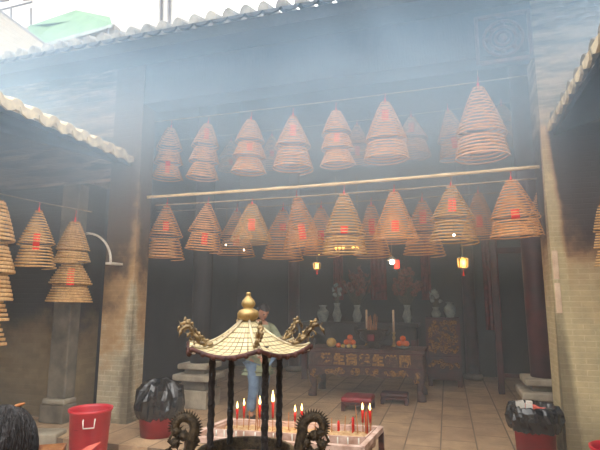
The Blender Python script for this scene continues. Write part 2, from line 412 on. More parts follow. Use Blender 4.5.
# ------------------------------------------------------------------ hanging incense coils
def tier(z0, z1, r0, r1, turns, tr, pw=.8, seg=26, ns=5):
    n = int(turns*seg); pts = []
    for i in range(n+1):
        t = i/n; a = 2*pi*turns*t; r = r0+(r1-r0)*t**pw
        pts.append((r*cos(a), r*sin(a), z0+(z1-z0)*t))
    return MB().tube(pts, [tr*(1 if 0 < i < n else .6) for i in range(n+1)], ns)
STY = {
 'one':   [(0, -1, .17, 1, 17, .9)],
 'two':   [(0, -.6, .14, .9, 10.5, .95), (-.615, -1, .68, 1, 6, .95)],
 'twob':  [(0, -.70, .16, .95, 12, .84), (-.715, -1, .82, 1, 5, .9)],
 'three': [(0, -.43, .2, .84, 8, .82), (-.45, -.71, .6, .93, 5, .9), (-.73, -1, .58, 1, 5, .9)],
 'four':  [(0, -.36, .2, .74, 10, .85), (-.375, -.52, .62, .82, 4, .9), (-.535, -.79, .4, .96, 7, .9), (-.81, -1, .72, 1, 5, .9)],
 'five':  [(0, -.3, .3, .92, 9, .7), (-.31, -.5, .6, 1, 6, .9), (-.51, -.68, .7, .98, 5, .9), (-.69, -.84, .6, .92, 4, .9), (-.85, -1, .55, .9, 4, .9)],
}
PROTO = {}
def proto_coil(sty, pale):
    if (sty, pale) in PROTO: return copy_tree(PROTO[(sty, pale)])
    r = bpy.data.objects.new('incense_coil', None); COL.objects.link(r); r.empty_display_size = .1
    for (z0, z1, r0, r1, tn, pw) in STY[sty]:
        tier(z0, z1, r0, r1, tn*1.2, .0112, pw).build('coil_tier', 'coil_pale' if pale else 'coil', r, smooth=True)
    MB().tube([(0, 0, .0), (0, 0, .09), (.03, 0, .12), (0, 0, .15)], .012, 6).ball((0, 0, .02), .05, 8).build('hook', 'tag', r)
    MB().tube([(-.17, 0, -.005), (.17, 0, -.005)], .015, 5).tube([(0, -.17, -.005), (0, .17, -.005)], .015, 5).build('cross_stick', 'stick', r)
    PROTO[(sty, pale)] = r
    return r
def coil(cx, top, bot, w, Y, sty, label, group, tagpos=None, tilt=(0, 0), pale=False, cord=None):
    a, b = on_y(cx, top, Y), on_y(cx, bot-w*.05, Y)
    Hh = a.z-b.z; R = w/2*depth((a+b)/2)/F
    o = proto_coil(sty, pale); tag(o, label, 'incense coil', group)
    o.location = a; o.scale = (R, R, Hh); ang = atan2(a.x, a.y)
    o.rotation_euler = (tilt[1], tilt[0], -ang+random.uniform(-.02, .02))
    for c in [c for c in o.children if c.name.startswith('red_tag')]: bpy.data.objects.remove(c)
    if tagpos:
        t0, t1 = tagpos; prof = STY[sty]
        def rad(t):
            for (z0, z1, r0, r1, tn, pw) in prof:
                if -z0 <= t <= -z1+.011: return r0+(r1-r0)*(min(1, (t+z0)/(z0-z1)))**pw
            return 1
        q = []
        for k in range(5):
            t = t0+(t1-t0)*k/4; rr = rad(t)-.03
            for sx in (-.15, .15): q.append((sx+random.uniform(-.015, .015), -rr, -t))
        fs = [(2*k, 2*k+1, 2*k+3, 2*k+2) for k in range(4)]
        MB().add(q, fs).build('red_tag', 'tag', o)
    return o
G1, G2, G3, G4 = 'incense coils of the upper row', 'incense coils of the lower row', 'incense coils behind the lower row', 'incense coils under the left wing roof'
G5 = 'incense coils behind the upper row'
YU, YL, YB = 5.95, 5.8, 7.3
coil(171, 128, 181, 31, 6.2, 'three', 'leftmost incense coil of the upper row, three tiers, near the left brick pillar', G1, (.72, .95), (.03, 0))
coil(208, 124, 181, 33, 6.15, 'three', 'second incense coil from the left in the upper row, lowest tier sagging', G1, (.12, .34), (.07, 0))
coil(251, 120, 175, 36, YU, 'three', 'third incense coil from the left in the upper row, three tiers', G1, (.5, .65), (.03, .02))
coil(293, 116, 172, 41, YU, 'two', 'fourth upper-row incense coil from the left, bright red tag near its top', G1, (.22, .46))
coil(336, 111, 168, 36, YU, 'three', 'fifth upper-row incense coil from the left, three tiers with red tags', G1, (.46, .66), (-.02, 0))
coil(385, 102, 163, 45, YU, 'twob', 'broad two-tier incense coil in the upper row, second from the right', G1, (.2, .4))
coil(478, 87, 162, 52, YU, 'twob', 'largest highest incense coil at the right end of the upper row', G1, None)
coil(231, 141, 172, 26, 7.6, 'two', 'faint upper incense coil in the haze between the second and third', G5, (.7, .9))
coil(272, 136, 170, 26, 7.6, 'two', 'faint upper incense coil in the haze between the third and fourth', G5, (.5, .7))
coil(357, 125, 164, 30, 7.2, 'two', 'upper incense coil half hidden between the fifth and the broad coil', G5, (.65, .9))
coil(411, 117, 158, 36, 7.0, 'two', 'upper incense coil partly hidden behind the right side of the broad coil', G5, (.2, .5))
coil(448, 111, 162, 34, 6.9, 'two', 'upper incense coil hanging just left of the largest one, red tags', G5, (.62, .85), (-.12, 0))
coil(501, 105, 146, 38, 7.7, 'two', 'faint upper incense coil behind the right side of the largest one', G5, None)
coil(167, 206, 261, 39, 6.2, 'two', 'leftmost incense coil of the lower row, two tiers, beside the left pillar', G2, (.32, .5))
coil(208, 204, 253, 38, 6.1, 'two', 'second lower-row incense coil from the left, red tag on its lower tier', G2, (.66, .9), (.06, 0))
coil(252, 204, 245, 44, YL, 'one', 'short single cone incense coil, third in the lower row, large red tag', G2, (.42, .75), pale=True)
coil(297, 198, 252, 43, 6.3, 'one', 'tilted incense coil, fourth in the lower row, its base rising to the right', G2, (.55, .85), (-.14, 0))
coil(344, 194, 257, 45, YL, 'twob', 'fifth lower-row incense coil from the left, glowing lights just behind its base', G2, (.58, .7), pale=True)
coil(394, 192, 244, 47, YL, 'one', 'sixth lower-row incense coil, wide single cone open at the base', G2, (.62, .85))
coil(451, 186, 246, 48, YL, 'two', 'seventh lower-row incense coil with a red tag high on its front', G2, (.25, .52), pale=True)
coil(511, 180, 240, 50, 5.45, 'twob', 'largest lower-row incense coil, next to the right brick pillar', G2, (.58, .74), (-.03, 0))
coil(237, 211, 258, 38, YB, 'two', 'rear lower incense coil showing below the short single cone coil', G3, (.6, .8))
coil(283, 210, 262, 42, YB, 'two', 'rear lower incense coil showing left of the tilted coil', G3, (.3, .45))
coil(321, 208, 258, 38, YB, 'two', 'rear lower incense coil between the tilted coil and the fifth coil', G3, (.5, .7))
coil(371, 205, 259, 38, YB, 'one', 'rear lower incense coil with red tags right of the glowing lights', G3, (.3, .6))
coil(422, 201, 258, 42, YB, 'two', 'rear lower incense coil between the sixth and seventh, red tag at its side', G3, (.2, .45))
coil(478, 193, 240, 38, YB, 'one', 'rear lower incense coil between the seventh coil and the largest one', G3, (.55, .8))
coil(541, 190, 236, 38, 6.3, 'one', 'rear lower incense coil half hidden by the right brick pillar edge', G3, None)
coil(-4, 200, 352, 44, 3.9, 'five', 'tall many-tiered incense coil cut by the left edge of the photo', G4, None, (-.02, 0), True)
coil(39, 211, 270, 39, 4.35, 'two', 'two-tier incense coil with a red tag under the left wing roof', G4, (.42, .72), (-.01, 0), True)
coil(75, 222, 304, 43, 5.0, 'four', 'four-tier incense coil hanging nearest the left brick pillar', G4, (.6, .8), (.0, 0), True)
coil(601, 205, 268, 22, 4.7, 'three', 'incense coil cut by the right edge of the photo before the sooty pillar', 'incense coil under the right wing roof', (.35, .5), pale=True)
# bars and wires
def hanger(nm, a, b, r, m, label, cat, knots=False):
    n = 30; a, b = Vector(a), Vector(b)
    pts = [a.lerp(b, k/n)+Vector((0, 0, -.02*sin(pi*k/n))) for k in range(n+1)]
    rr = [r*(1.25 if knots and k % 4 == 0 else 1) for k in range(n+1)]
    return tag(MB().tube(pts, rr, 8).build(nm, m, smooth=True), label, cat)
def span(pa, pb, Y):
    a, b = on_y(*pa, Y), on_y(*pb, Y); d = (b-a)/(b.x-a.x)
    return a+d*(XL+.005-a.x), a+d*(XR-.005-a.x)
a, b = span((150, 197), (535, 167), 5.7); hanger('bamboo_pole', a, b, .019, 'bamboo', 'long pale bamboo pole spanning the hall opening between the two brick pillars', 'pole', True)
a, b = span((160, 205), (530, 179), YL+.1); hanger('iron_rod', a, b, .01, 'wire', 'thin rod just below the bamboo pole carrying the lower incense coils', 'rod')
a, b = on_y(153, 122, YU+.14), on_y(530, 75, YU+.14); hanger('iron_wire', a, b, .008, 'wire', 'high thin wire carrying the upper row of incense coils', 'wire')
a, b = on_y(150, 212, YB+.1), on_y(556, 189, YB+.1); hanger('iron_rod', a, b, .008, 'wire', 'faint rod deeper in the hall carrying the rear lower incense coils', 'rod')
a, b = on_y(170, 141, 7.35), on_y(540, 99, 7.35); hanger('iron_wire', a, b, .006, 'wire', 'faint wire deeper in the hall carrying the rear upper incense coils', 'wire')
a, b = on_y(-40, 184, 4.9), on_y(92, 212, 5.2); hanger('iron_wire', a, b, .008, 'wire', 'thin wire under the left wing roof above the left incense coils', 'wire')
p = on_y(478, 57, YU); q = on_y(478, 86, YU)
hk = thing('hanging_hook', 'pale metal hook hanging straight above the largest upper incense coil', 'hook')
MB().tube([p+Vector((0, 0, .3)), p, q+Vector((0, 0, .13))], .006, 6).build('cord', 'wire', hk)
MB().lathe([(.0, .0), (.025, .02), (.03, .1), (.02, .16), (.008, .18)], c=p-Vector((0, 0, .12)), n=10).build('weight', 'white', hk, smooth=True)

# ------------------------------------------------------------------ pavilion incense burner
BX, BY = -1.185, 2.775
def bz(y): return on_y(249, y, BY).z
PX = depth((BX, BY, 1.4))/F        # metres per pixel there
bn = thing('incense_burner', 'bronze pavilion incense burner with a cream tiled six-sided roof and gourd finial', 'incense burner', (BX, BY, 0), -YAW*-1)
zA, zE, zR = bz(321), bz(343.5), bz(450)
R_ = 64*PX
PH = radians(-75)
def hexr(a):
    q = ((a-PH+pi/6) % (pi/3))-pi/6          # 0 at a corner
    f = cos(pi/6)/cos(pi/6-abs(q)); return f, 1-abs(q)/(pi/6)
rm, uvs = MB(), []
NT, NR = 72, 14
for i in range(NR+1):
    t = i/NR
    for k in range(NT+1):
        a = PH+2*pi*k/NT; f, cn = hexr(a)
        r = .045+(R_-.045)*(t**1.0)*(1+(f-1)*t)
        z = zA-(zA-zE+.035)*(1-(1-t)**1.9)+ .042*cn**2*t**4
        rm.v.append((r*cos(a), r*sin(a), z)); uvs.append((k/NT*6, t))
for i in range(NR):
    for k in range(NT):
        b0 = i*(NT+1)+k; rm.f.append((b0, b0+NT+1, b0+NT+2, b0+1))
def rooftile():
    m, nt, N, L, b = newmat('cream_roof_scales')
    uv = N.new('ShaderNodeUVMap'); mp = N.new('ShaderNodeMapping'); L.new(uv.outputs[0], mp.inputs['Vector'])
    mp.inputs['Scale'].default_value = (1, 1, 1)
    br = N.new('ShaderNodeTexBrick'); L.new(mp.outputs[0], br.inputs['Vector']); br.offset = 0
    br.inputs['Scale'].default_value = 1; br.inputs['Brick Width'].default_value = 1/7; br.inputs['Row Height'].default_value = 1/9
    br.inputs['Mortar Size'].default_value = .013; br.inputs['Mortar Smooth'].default_value = .5
    br.inputs['Color1'].default_value = lin((200, 184, 142)); br.inputs['Color2'].default_value = lin((182, 164, 122)); br.inputs['Mortar'].default_value = lin((84, 68, 44))
    no = N.new('ShaderNodeTexNoise'); no.inputs['Scale'].default_value = 9; no.inputs['Detail'].default_value = 5
    c = mixc(N, L, maprange(N, L, no.outputs['Fac'], .4, .75, 0, .5), br.outputs['Color'], lin((166, 146, 104)))
    L.new(c, b.inputs['Base Color']); b.inputs['Roughness'].default_value = .6
    bp = N.new('ShaderNodeBump'); bp.inputs['Strength'].default_value = .8; bp.inputs['Distance'].default_value = .006; bp.invert = True
    L.new(br.outputs['Fac'], bp.inputs['Height']); L.new(bp.outputs[0], b.inputs['Normal'])
    return m
ro = rm.build('roof', rooftile(), bn, smooth=True)
ul = ro.data.uv_layers.new(name='UVMap')
for l in ro.data.loops: ul.data[l.index].uv = uvs[l.vertex_index]
so_ = ro.modifiers.new('thick', 'SOLIDIFY'); so_.thickness = .012; so_.offset = -1
# eave trim (scalloped) and six ridges
et = MB(); lastring = rm.v[NR*(NT+1):(NR+1)*(NT+1)-1]
et.tube([(v[0]*1.005, v[1]*1.005, v[2]-.012) for v in lastring], .013, 6, closed=True)
for k in range(0, NT, 2):
    v = lastring[k]; et.ball((v[0]*1.01, v[1]*1.01, v[2]-.016), .017, 6)
et.build('eave_trim', 'eavetrim', bn, smooth=True)
for c in range(6):
    k = c*NT//6
    pts = [Vector(rm.v[i*(NT+1)+k])+Vector((0, 0, .006)) for i in range(NR+1)]
    MB().tube(pts, .008, 6).build('roof_ridge', 'tile', bn, smooth=True)
    k2 = k+NT//12; 
gf = MB().lathe([(.052, 0), (.058, .012), (.05, .02), (.06, .026), (.082, .05), (.084, .075), (.07, .098), (.04, .112), (.036, .118), (.05, .130), (.056, .15), (.046, .172), (.026, .195), (.016, .214), (.02, .222), (.018, .232), (.0, .236)], c=(0, 0, zA-.015), n=28)
s_ = (bz(292)-zA+.015)/.236
gfo = gf.build('gourd_finial', 'brass', bn, smooth=True)
for v in gfo.data.vertices:
    v.co.z = zA-.015+(v.co.z-zA+.015)*s_; v.co.x *= .80; v.co.y *= .80
# ridge dragons at the six corners
def spline(P, n=5):
    out = []
    for i in range((len(P)-1)*n+1):
        k = min(i//n, len(P)-2); t = i/n-k; p0, p1, p2, p3 = P[max(k-1, 0)], P[k], P[k+1], P[min(k+2, len(P)-1)]
        out.append(tuple(.5*(2*p1[j]+(-p0[j]+p2[j])*t+(2*p0[j]-5*p1[j]+4*p2[j]-p3[j])*t*t+(-p0[j]+3*p1[j]-3*p2[j]+p3[j])*t**3) for j in (0, 1)))
    return out
def ridge_dragon(ang):
    """openwork dragon scroll sweeping up and out from a roof corner"""
    f = R_; rad = Vector((cos(ang), sin(ang), 0))
    def W(q, e, sw=0):
        q = .7+(q-.7)*.9; e *= .85
        return rad*q*f+Vector((-sin(ang)*sw, cos(ang)*sw, zE+e))
    back = [W(q, e, .008*sin(i*.9)) for i, (q, e) in enumerate(spline([(.66, .020), (.76, .012), (.86, .026), (.95, .058), (1.03, .10), (1.10, .135), (1.19, .135), (1.25, .105)]))]
    inner = [W(q, e) for q, e in spline([(.78, .02), (.84, .055), (.90, .065), (.94, .095), (1.01, .115), (1.06, .155), (1.13, .165)])]
    curl = [W(1.06+.075*cos(t)*(1-t/9), .07+.036*sin(t)*(1-t/9), .004) for t in [k*.5 for k in range(13)]]
    curl2 = [W(.92+.05*cos(t)*(1-t/9), .045+.022*sin(t)*(1-t/9), -.004) for t in [k*.5 for k in range(13)]]
    d = MB(); m = len(back)
    d.tube(back, [.005+.0075*sin(pi*min(1, .15+i/m*.8)) for i in range(m)], 7)
    d.tube(inner, [.0075-.003*i/len(inner) for i in range(len(inner))], 6); d.tube(curl, .006, 6); d.tube(curl2, .0055, 6)
    for i in range(4, m-2, 3):
        tg = (back[i+1]-back[i-1]).normalized(); nr = rad.cross(Vector((0, 0, 1))).cross(tg).normalized()
        if nr.z < 0: nr = -nr
        d.cone(back[i]-nr*.004, back[i]+nr*.03-tg*.006, .007, 5)
    for i in range(6, len(inner), 6): d.ball(inner[i]+Vector((0, 0, .009)), .0095, 7)
    d.ball(inner[-1], .012, 8); d.ball(back[-1], .011, 8); d.cone(back[-1], back[-1]+rad*.012-Vector((0, 0, .03)), .008, 5)
    hd = W(1.13, .14); d.ball(hd, .017, 8, (1.2, 1.2, .8)); d.cone(hd, hd+rad*.03+Vector((0, 0, .004)), .01, 6)
    d.tube([W(1.0, .06), W(1.0, -.005)], .004, 5)
    d.build('ridge_dragon', 'bronze_gilt', bn, smooth=True)
    e = W(1.0, -.003)
    MB().lathe([(.004, 0), (.008, -.008), (.011, -.03), (.007, -.032)], c=e, n=8).build('wind_bell', 'white', bn, smooth=True)
M['bronze_gilt'] = mat('gilt_bronze', (164, 138, 96), (66, 52, 38), 24, .42, metal=.45, bump=.3, bscale=90)  # gilding; its pale and dark noise also paints highlights and crevices
for c in range(6): ridge_dragon(PH+c*pi/3)
# four posts: pixel offsets from the axis give a square turned by 22 degrees
for k in range(4):
    a = radians(-57+90*k) ; rr = .228
    prof = []
    z = zR-.02
    while z < zE+.004:
        prof.append((.0195+.002*sin((z)*110), z)); z += .012
    def wob(aa, i): return 1+.07*sin(aa*3+i*.35)
    MB().lathe(prof, c=(rr*cos(a), rr*sin(a), 0), n=12, wob=wob).build('post', 'pole', bn, smooth=True)
# bowl on three feet
bw = MB().lathe([(.05, .2), (.16, .22), (.25, .32), (.285, .46), (.285, zR-.12), (.262, zR-.06), (.285, zR-.03), (.29, zR), (.262, zR), (.255, zR-.03), (.235, zR-.12), (.2, zR-.16), (.0, zR-.17)], n=36, cap=False)
bw.build('bowl', 'bronze', bn, smooth=True)
MB().lathe([(.0, zR-.06), (.12, zR-.055), (.235, zR-.07), (.24, zR-.11), (0, zR-.12)], n=28, wob=lambda a, i: 1+.03*sin(5*a)).build('ash_bed', 'sand', bn, smooth=True)
for k in range(3):
    a = 2*pi*k/3+.4
    MB().tube([(.2*cos(a), .2*sin(a), .3), (.27*cos(a), .27*sin(a), .18), (.27*cos(a), .27*sin(a), 0), (.3*cos(a), .3*sin(a), GZ+.002)], [.06, .045, .035, .045], 10).build('foot', 'bronze', bn, smooth=True)
# dragon handles
def handle_dragon(cx, cy, arc, flip, hgt):
    """a rearing dragon curling over in an arc, with a saw-tooth mane; centre in pixels of survey"""
    c = on_y(cx, cy, BY); c = Vector((c.x-BX, c.y-BY, c.z)); r = hgt
    Rz = Matrix.Rotation(-YAW, 3, 'Z')
    ax = RT.copy(); rot = Matrix.Rotation(-YAW*1, 3, 'Z')
    ax = rot @ ax                     # burner is turned by +YAW, undo it
    pts = []
    for k in range(25):
        t = k/24; a = arc[0]+(arc[1]-arc[0])*t; q = r*(1-.25*max(0, t-.6)/.4)
        pts.append(c+ax*(q*cos(a)*flip)+Vector((0, 0, q*sin(a))))
    lead = [pts[0]+Vector((0, 0, -.16))-ax*flip*.00, pts[0]+Vector((0, 0, -.09))+ax*flip*-.02]
    body = lead+pts; m = len(body); d = MB()
    d.tube(body, [.034-.012*i/m for i in range(m)], 10)
    for i in range(3, m-1):
        o = (body[i]-c).normalized(); d.cone(body[i]+o*.016, body[i]+o*.052+(body[i]-body[i-1])*.8, .011, 5)
    hd = body[-1]; dr = (body[-1]-body[-3]).normalized()
    d.ball(hd, .03, 10, (1.1, 1, .9)); d.cone(hd, hd+dr*.07, .02, 6); d.cone(hd+dr*.01+Vector((0, 0, -.015)), hd+dr*.05+Vector((0, 0, -.045)), .013, 6)
    inward = (c-hd).normalized()
    d.cone(hd, hd+inward*.05+Vector((0, 0, .02)), .01, 5)
    for (u, w) in ((.0, -.04), (.05, -.09), (-.05, -.08), (.02, -.14), (-.03, -.16), (.08, -.16), (-.09, -.14)):
        d.ball(c+ax*u*flip+Vector((0, 0, w)), .032, 8, jit=.12)
        for q_ in range(5): d.cone(c+ax*u*flip+Vector((0, 0, w)), c+ax*(u*flip+.055*cos(q_*1.3))+Vector((0, -.02, w+.055*sin(q_*1.3))), .012, 5)
    for s in (-1, 1):
        d.tube([c+ax*s*.02+Vector((0, 0, -.05)), c+ax*s*.07+Vector((0, 0, -.03)), c+ax*s*.09+Vector((0, 0, -.07)), c+ax*s*.05+Vector((0, 0, -.1))], .011, 6)
    tob = Vector((c.x*.66, c.y*.66, zR-.09))
    d.tube([c+Vector((0, 0, -.12)), tob], .03, 8)
    d.build('dragon_handle', 'bronze', bn, smooth=True)
bn.rotation_euler = (0, 0, YAW)
handle_dragon(191, 424, (radians(-35), radians(195)), 1, .064)
handle_dragon(311, 434, (radians(190), radians(-25)), 1, .066)

# ------------------------------------------------------------------ candle trough stand
SZ = .48
c_bl, c_br, c_fr = on_z(228, 421, SZ), on_z(381, 429, SZ), on_z(362, 449, SZ)
c_fl = c_bl+(c_fr-c_br)
st = thing('candle_stand', 'wax-stained metal candle stand with an ash trough behind the incense burner', 'candle stand')
rails = [(c_bl, c_br), (c_br, c_fr), (c_fr, c_fl), (c_fl, c_bl)]
for a, b in rails: MB().bar(a, b, .045, .045).build('rail', 'trough', st, bevel=.004)
for p in (c_bl, c_br, c_fr, c_fl):
    MB().box(p.x-.022, p.x+.022, p.y-.022, p.y+.022, GZ+.002, SZ-.02).build('leg', 'eavetrim', st)
ex = (c_br-c_bl).normalized(); ey = (c_fl-c_bl).normalized(); Lx = (c_br-c_bl).length
o0 = c_bl+ex*.04+ey*.035; tw_ = .30
def tp(u, v, z): q = o0+ex*u+ey*v; return Vector((q.x, q.y, z))
tr = MB()
for (u0, u1, v0, v1) in ((0, Lx-.08, 0, .015), (0, Lx-.08, tw_-.015, tw_), (0, .015, 0, tw_), (Lx-.095, Lx-.08, 0, tw_)):
    tr.hexa([tp(u0, v0, SZ-.12), tp(u1, v0, SZ-.12), tp(u1, v1, SZ-.12), tp(u0, v1, SZ-.12), tp(u0, v0, SZ+.012), tp(u1, v0, SZ+.012), tp(u1, v1, SZ+.012), tp(u0, v1, SZ+.012)])
tr.hexa([tp(0, 0, SZ-.125), tp(Lx-.08, 0, SZ-.125), tp(Lx-.08, tw_, SZ-.125), tp(0, tw_, SZ-.125), tp(0, 0, SZ-.115), tp(Lx-.08, 0, SZ-.115), tp(Lx-.08, tw_, SZ-.115), tp(0, tw_, SZ-.115)])
tr.build('trough', 'trough', st)
sb = MB(); nx, ny = 60, 12
for j in range(ny+1):
    for i in range(nx+1):
        sb.v.append(tuple(tp(.016+(Lx-.112)*i/nx, .016+(tw_-.032)*j/ny, SZ-.02+random.uniform(-.008, .012))))
for j in range(ny):
    for i in range(nx):
        k = j*(nx+1)+i; sb.f.append((k, k+nx+1, k+nx+2, k+1))
sb.build('ash_bed', 'sand', st, smooth=True)
for i in range(16):
    u = .05+(Lx-.18)*(i+random.uniform(-.3, .3))/15; p = tp(u, tw_+.004, SZ+.005)
    MB().tube([p, p-Vector((0, 0, random.uniform(.03, .11)))], .006, 6).build('wax_drip', 'white', st, smooth=True)
CZ = SZ-.014
CG = 'red candles in the ash trough'
def candle(px_, ytop, ybase, label, lit=True, h=None, big=1.0):
    v = random.uniform(.1, .2)
    # foot of the candle in the ash along its sight column
    best = None
    for vv in [.05+.02*k for k in range(11)]:
        for uu in [.03+(Lx-.14)*k/120 for k in range(121)]:
            p = tp(uu, vv, CZ); d = p-EYE; c = d.dot(FW); X = 300+F*d.dot(RT)/c; Y_ = 225-F*d.dot(UP)/c
            e = abs(X-px_)+abs(Y_-ybase)*.5
            if best is None or e < best[0]: best = (e, p)
    p = best[1]; dd = depth(p)
    zt = p.z+(ybase-ytop)*dd/F
    t = thing('candle', label, 'candle', p, 0, CG)
    hgt = zt-p.z
    if lit:
        fl = .05*big; hb = max(.05, hgt-fl)
        st_ = hb*.45
        MB().tube([(0, 0, -.02), (0, 0, st_+.01)], .004, 6).build('stake', 'stick', t)
        MB().lathe([(.0, st_), (.009, st_), (.013, hb-.01), (.011, hb), (0, hb-.003)], n=10).build('wax', 'candle', t, smooth=True)
        MB().lathe([(.0, hb+.002), (.008*big, hb+.012), (.009*big, hb+.022), (.005*big, hb+.042*big), (0, hb+.065*big)], n=8).build('flame', 'flame', t, smooth=True)
    else:
        MB().lathe([(.0, -.01), (.012, -.01), (.012, hgt*.8), (.008, hgt), (0, hgt)], n=10).build('wax', 'candle', t, smooth=True)
        MB().tube([(0, 0, hgt), (.002, 0, hgt+.012)], .002, 5).build('wick', 'eye', t)
for (x_, a_, b_, lb, bg) in (
    (237, 404, 428, 'leftmost lit red candle, beside the second dark post', 1), (244, 401, 427, 'slim lit red candle, second from the left in the trough', 1),
    (260, 399, 428, 'lit red candle just left of the front dark post', 1.2), (273, 394, 431, 'tall candle with the largest flame, between the two right posts', 1.6),
    (295, 407, 429, 'lit red candle, left one of the pair above the right dragon handle', 1), (302, 406, 429, 'lit red candle, right one of the pair above the right dragon handle', 1),
    (363, 403, 430, 'lit red candle, left of the pair at the right end of the trough', 1), (371, 403, 430, 'lit red candle, rightmost in the ash trough', 1)):
    candle(x_, a_, b_, lb, True, big=bg)
for (x_, a_, b_, lb) in ((353, 417, 431, 'unlit orange-red candle stub left of the right-end pair'), (339, 421, 431, 'short unlit candle stub right of the right dragon handle'), (325, 422, 431, 'short unlit candle stub closest to the right dragon handle'), (367, 411, 431, 'unlit red candle between the two at the right end')):
    candle(x_, a_, b_, lb, False)
IG = 'thin incense sticks in the ash trough'
for n_, (x_, a_, b_, dx) in enumerate(((256, 400, 433, .01), (258, 398, 434, -.01), (289, 413, 430, 0), (358, 405, 431, -.02), (366, 407, 430, .01), (374, 409, 430, .02), (248, 411, 432, .01), (282, 414, 431, -.01), (345, 415, 430, .01), (332, 418, 431, 0), (315, 414, 428, .015))):
    best = None
    for vv in [.05+.02*k for k in range(11)]:
        for uu in [.03+(Lx-.14)*k/120 for k in range(121)]:
            p = tp(uu, vv, CZ); d = p-EYE; c = d.dot(FW); e = abs(300+F*d.dot(RT)/c-x_)+abs(225-F*d.dot(UP)/c-b_)*.5
            if best is None or e < best[0]: best = (e, p)
    p = best[1]; hgt = (b_-a_)*depth(p)/F
    s = MB().tube([p-Vector((0, 0, .02)), p+Vector((dx*.6, 0, hgt*.6)), p+Vector((dx, 0, hgt))], [.0045, .0045, .003], 6)
    tag(s.build('incense_stick', 'stick'), ['thin incense stick, left of two crossing before the front dark post', 'thin incense stick, right of two crossing before the front dark post', 'thin incense stick left of the candle pair above the dragon handle',
        'thin incense stick left of the right-end candles', 'thin incense stick between the right-end candles', 'thin incense stick right of the rightmost candle', 'thin incense stick right of the slim second candle', 'thin incense stick right of the largest candle flame',
        'thin incense stick right of the short candle stubs', 'thin incense stick between the short candle stubs', 'thin incense stick behind the right dragon handle'][n_], 'incense stick', IG)

lt = bpy.data.lights.new('candle_glow', 'POINT'); lt.energy = 5; lt.color = (1, .68, .34); lt.shadow_soft_size = .15
lo = bpy.data.objects.new('candle_glow', lt); COL.objects.link(lo); lo.location = tp(Lx*.45, .15, SZ+.3)
# ------------------------------------------------------------------ bins and bags
def bin_(name, label, x, y, z0, r, h, m, liner=False, handle=True, rzv=0, taper=.8):
    t = thing(name, label, 'bin', (x, y, z0), rzv)
    MB().lathe([(0, .0), (r*taper, 0), (r*taper+.004, .01), (r*.97, h-.04), (r, h-.035), (r*1.04, h-.02), (r*1.05, h), (r*.99, h), (r*.95, h-.03), (r*.76, .02), (0, .02)], n=40, cap=False).build('tub', m, t, smooth=True)
    if handle:
        for s in (-1,):
            yy = -(r*.97)
            MB().tube([(-.055, yy+.015, h-.075), (-.055, yy-.03, h-.08), (-.05, yy-.035, h-.15), (.05, yy-.035, h-.15), (.055, yy-.03, h-.08), (.055, yy+.015, h-.075)], .007, 8).build('handle', 'white', t, smooth=True)
    return t
p = on_z(91, 408, .46); r_ = 21.0*depth(p)/F
t = bin_('plastic_bin', 'bright red plastic bin with a white handle in front of the left pillar', p.x, p.y, GZ+.002, r_/1.05, .46-GZ, 'redplastic', rzv=YAW+.35)
MB().lathe([(0, .45), (r_*.5, .46), (r_*.85, .43), (0, .42)], n=20, wob=lambda a, i: 1+.08*sin(3*a+i)).build('rubbish', 'drape', t, smooth=True)
LEFTBIN = (p.x, p.y, r_)
def crumple(prof, n, amp, seed, folds=9):
    rnd = random.Random(seed); ph = [rnd.uniform(0, 6.28) for _ in range(8)]
    def wob(a, i):
        return 1+amp*(.5*sin(folds*a+ph[0]+i*.6)+.35*sin((folds+5)*a-i*.9+ph[1])+.3*sin(4*a+ph[2]+i*.35))+rnd.uniform(-amp, amp)*.8
    mb = MB().lathe(prof, n=n, wob=wob)
    mb.v = [(v[0], v[1], v[2]+rnd.uniform(-.2, .2)*amp) for v in mb.v]
    return mb
# right bin with liner folded over
p = on_z(533, 408, .5); r_ = 20.5*depth(p)/F
t = thing('plastic_bin', 'dull red bin with a black liner folded over its rim by the right pillar', 'bin', (p.x, p.y, GZ+.002)); hB = .5-GZ
MB().lathe([(0, 0), (r_*.8, 0), (r_*.96, hB-.05), (r_, hB-.03), (r_, hB), (r_*.94, hB), (r_*.76, .02), (0, .02)], n=36, cap=False).build('tub', 'redplastic_d', t, smooth=True)
crumple([(r_*.6, hB-.06), (r_*.85, hB-.01), (r_*.99, hB+.03), (r_*1.12, hB+.025), (r_*1.22, hB-.02), (r_*1.27, hB-.09), (r_*1.2, hB-.15), (r_*1.14, hB-.2), (r_*1.1, hB-.17)], 56, .055, 3, 9).build('bin_liner', 'bag', t, smooth=False)
MB().lathe([(0, hB-.02), (r_*.5, hB-.02), (r_*.92, hB-.06), (0, hB-.1)], n=20, wob=lambda a, i: 1+.1*sin(4*a+i)).build('rubbish', 'bag', t)
for k in range(7):
    bx = MB(); a = random.uniform(0, 6.28); q = random.uniform(0, r_*.6); bx.box(q*cos(a)-.03, q*cos(a)+.03, q*sin(a)-.02, q*sin(a)+.02, hB-.05, hB+random.uniform(0, .03), a); bx.build('red_wrapper', 'pinkpaper', t)
for k in range(5):
    bx = MB(); a = random.uniform(2, 4.2); q = random.uniform(r_*.2, r_*.7); bx.hexa([Vector((q*cos(a)+dx_, q*sin(a)+dy_, hB-.05+dz_+random.uniform(0, .02))) for dz_ in (0, .09) for dx_, dy_ in ((-.03, -.02), (.03, -.015), (.025, .02), (-.03, .02))]); bx.build('white_wrapper', 'white', t)
# another red bin at the right edge
p = on_z(606, 449, .46); bin_('plastic_bin', 'red bin rim peeking in at the bottom right corner', p.x+.12, p.y+.05, GZ+.002, .21, .46-GZ, 'redplastic', handle=False)
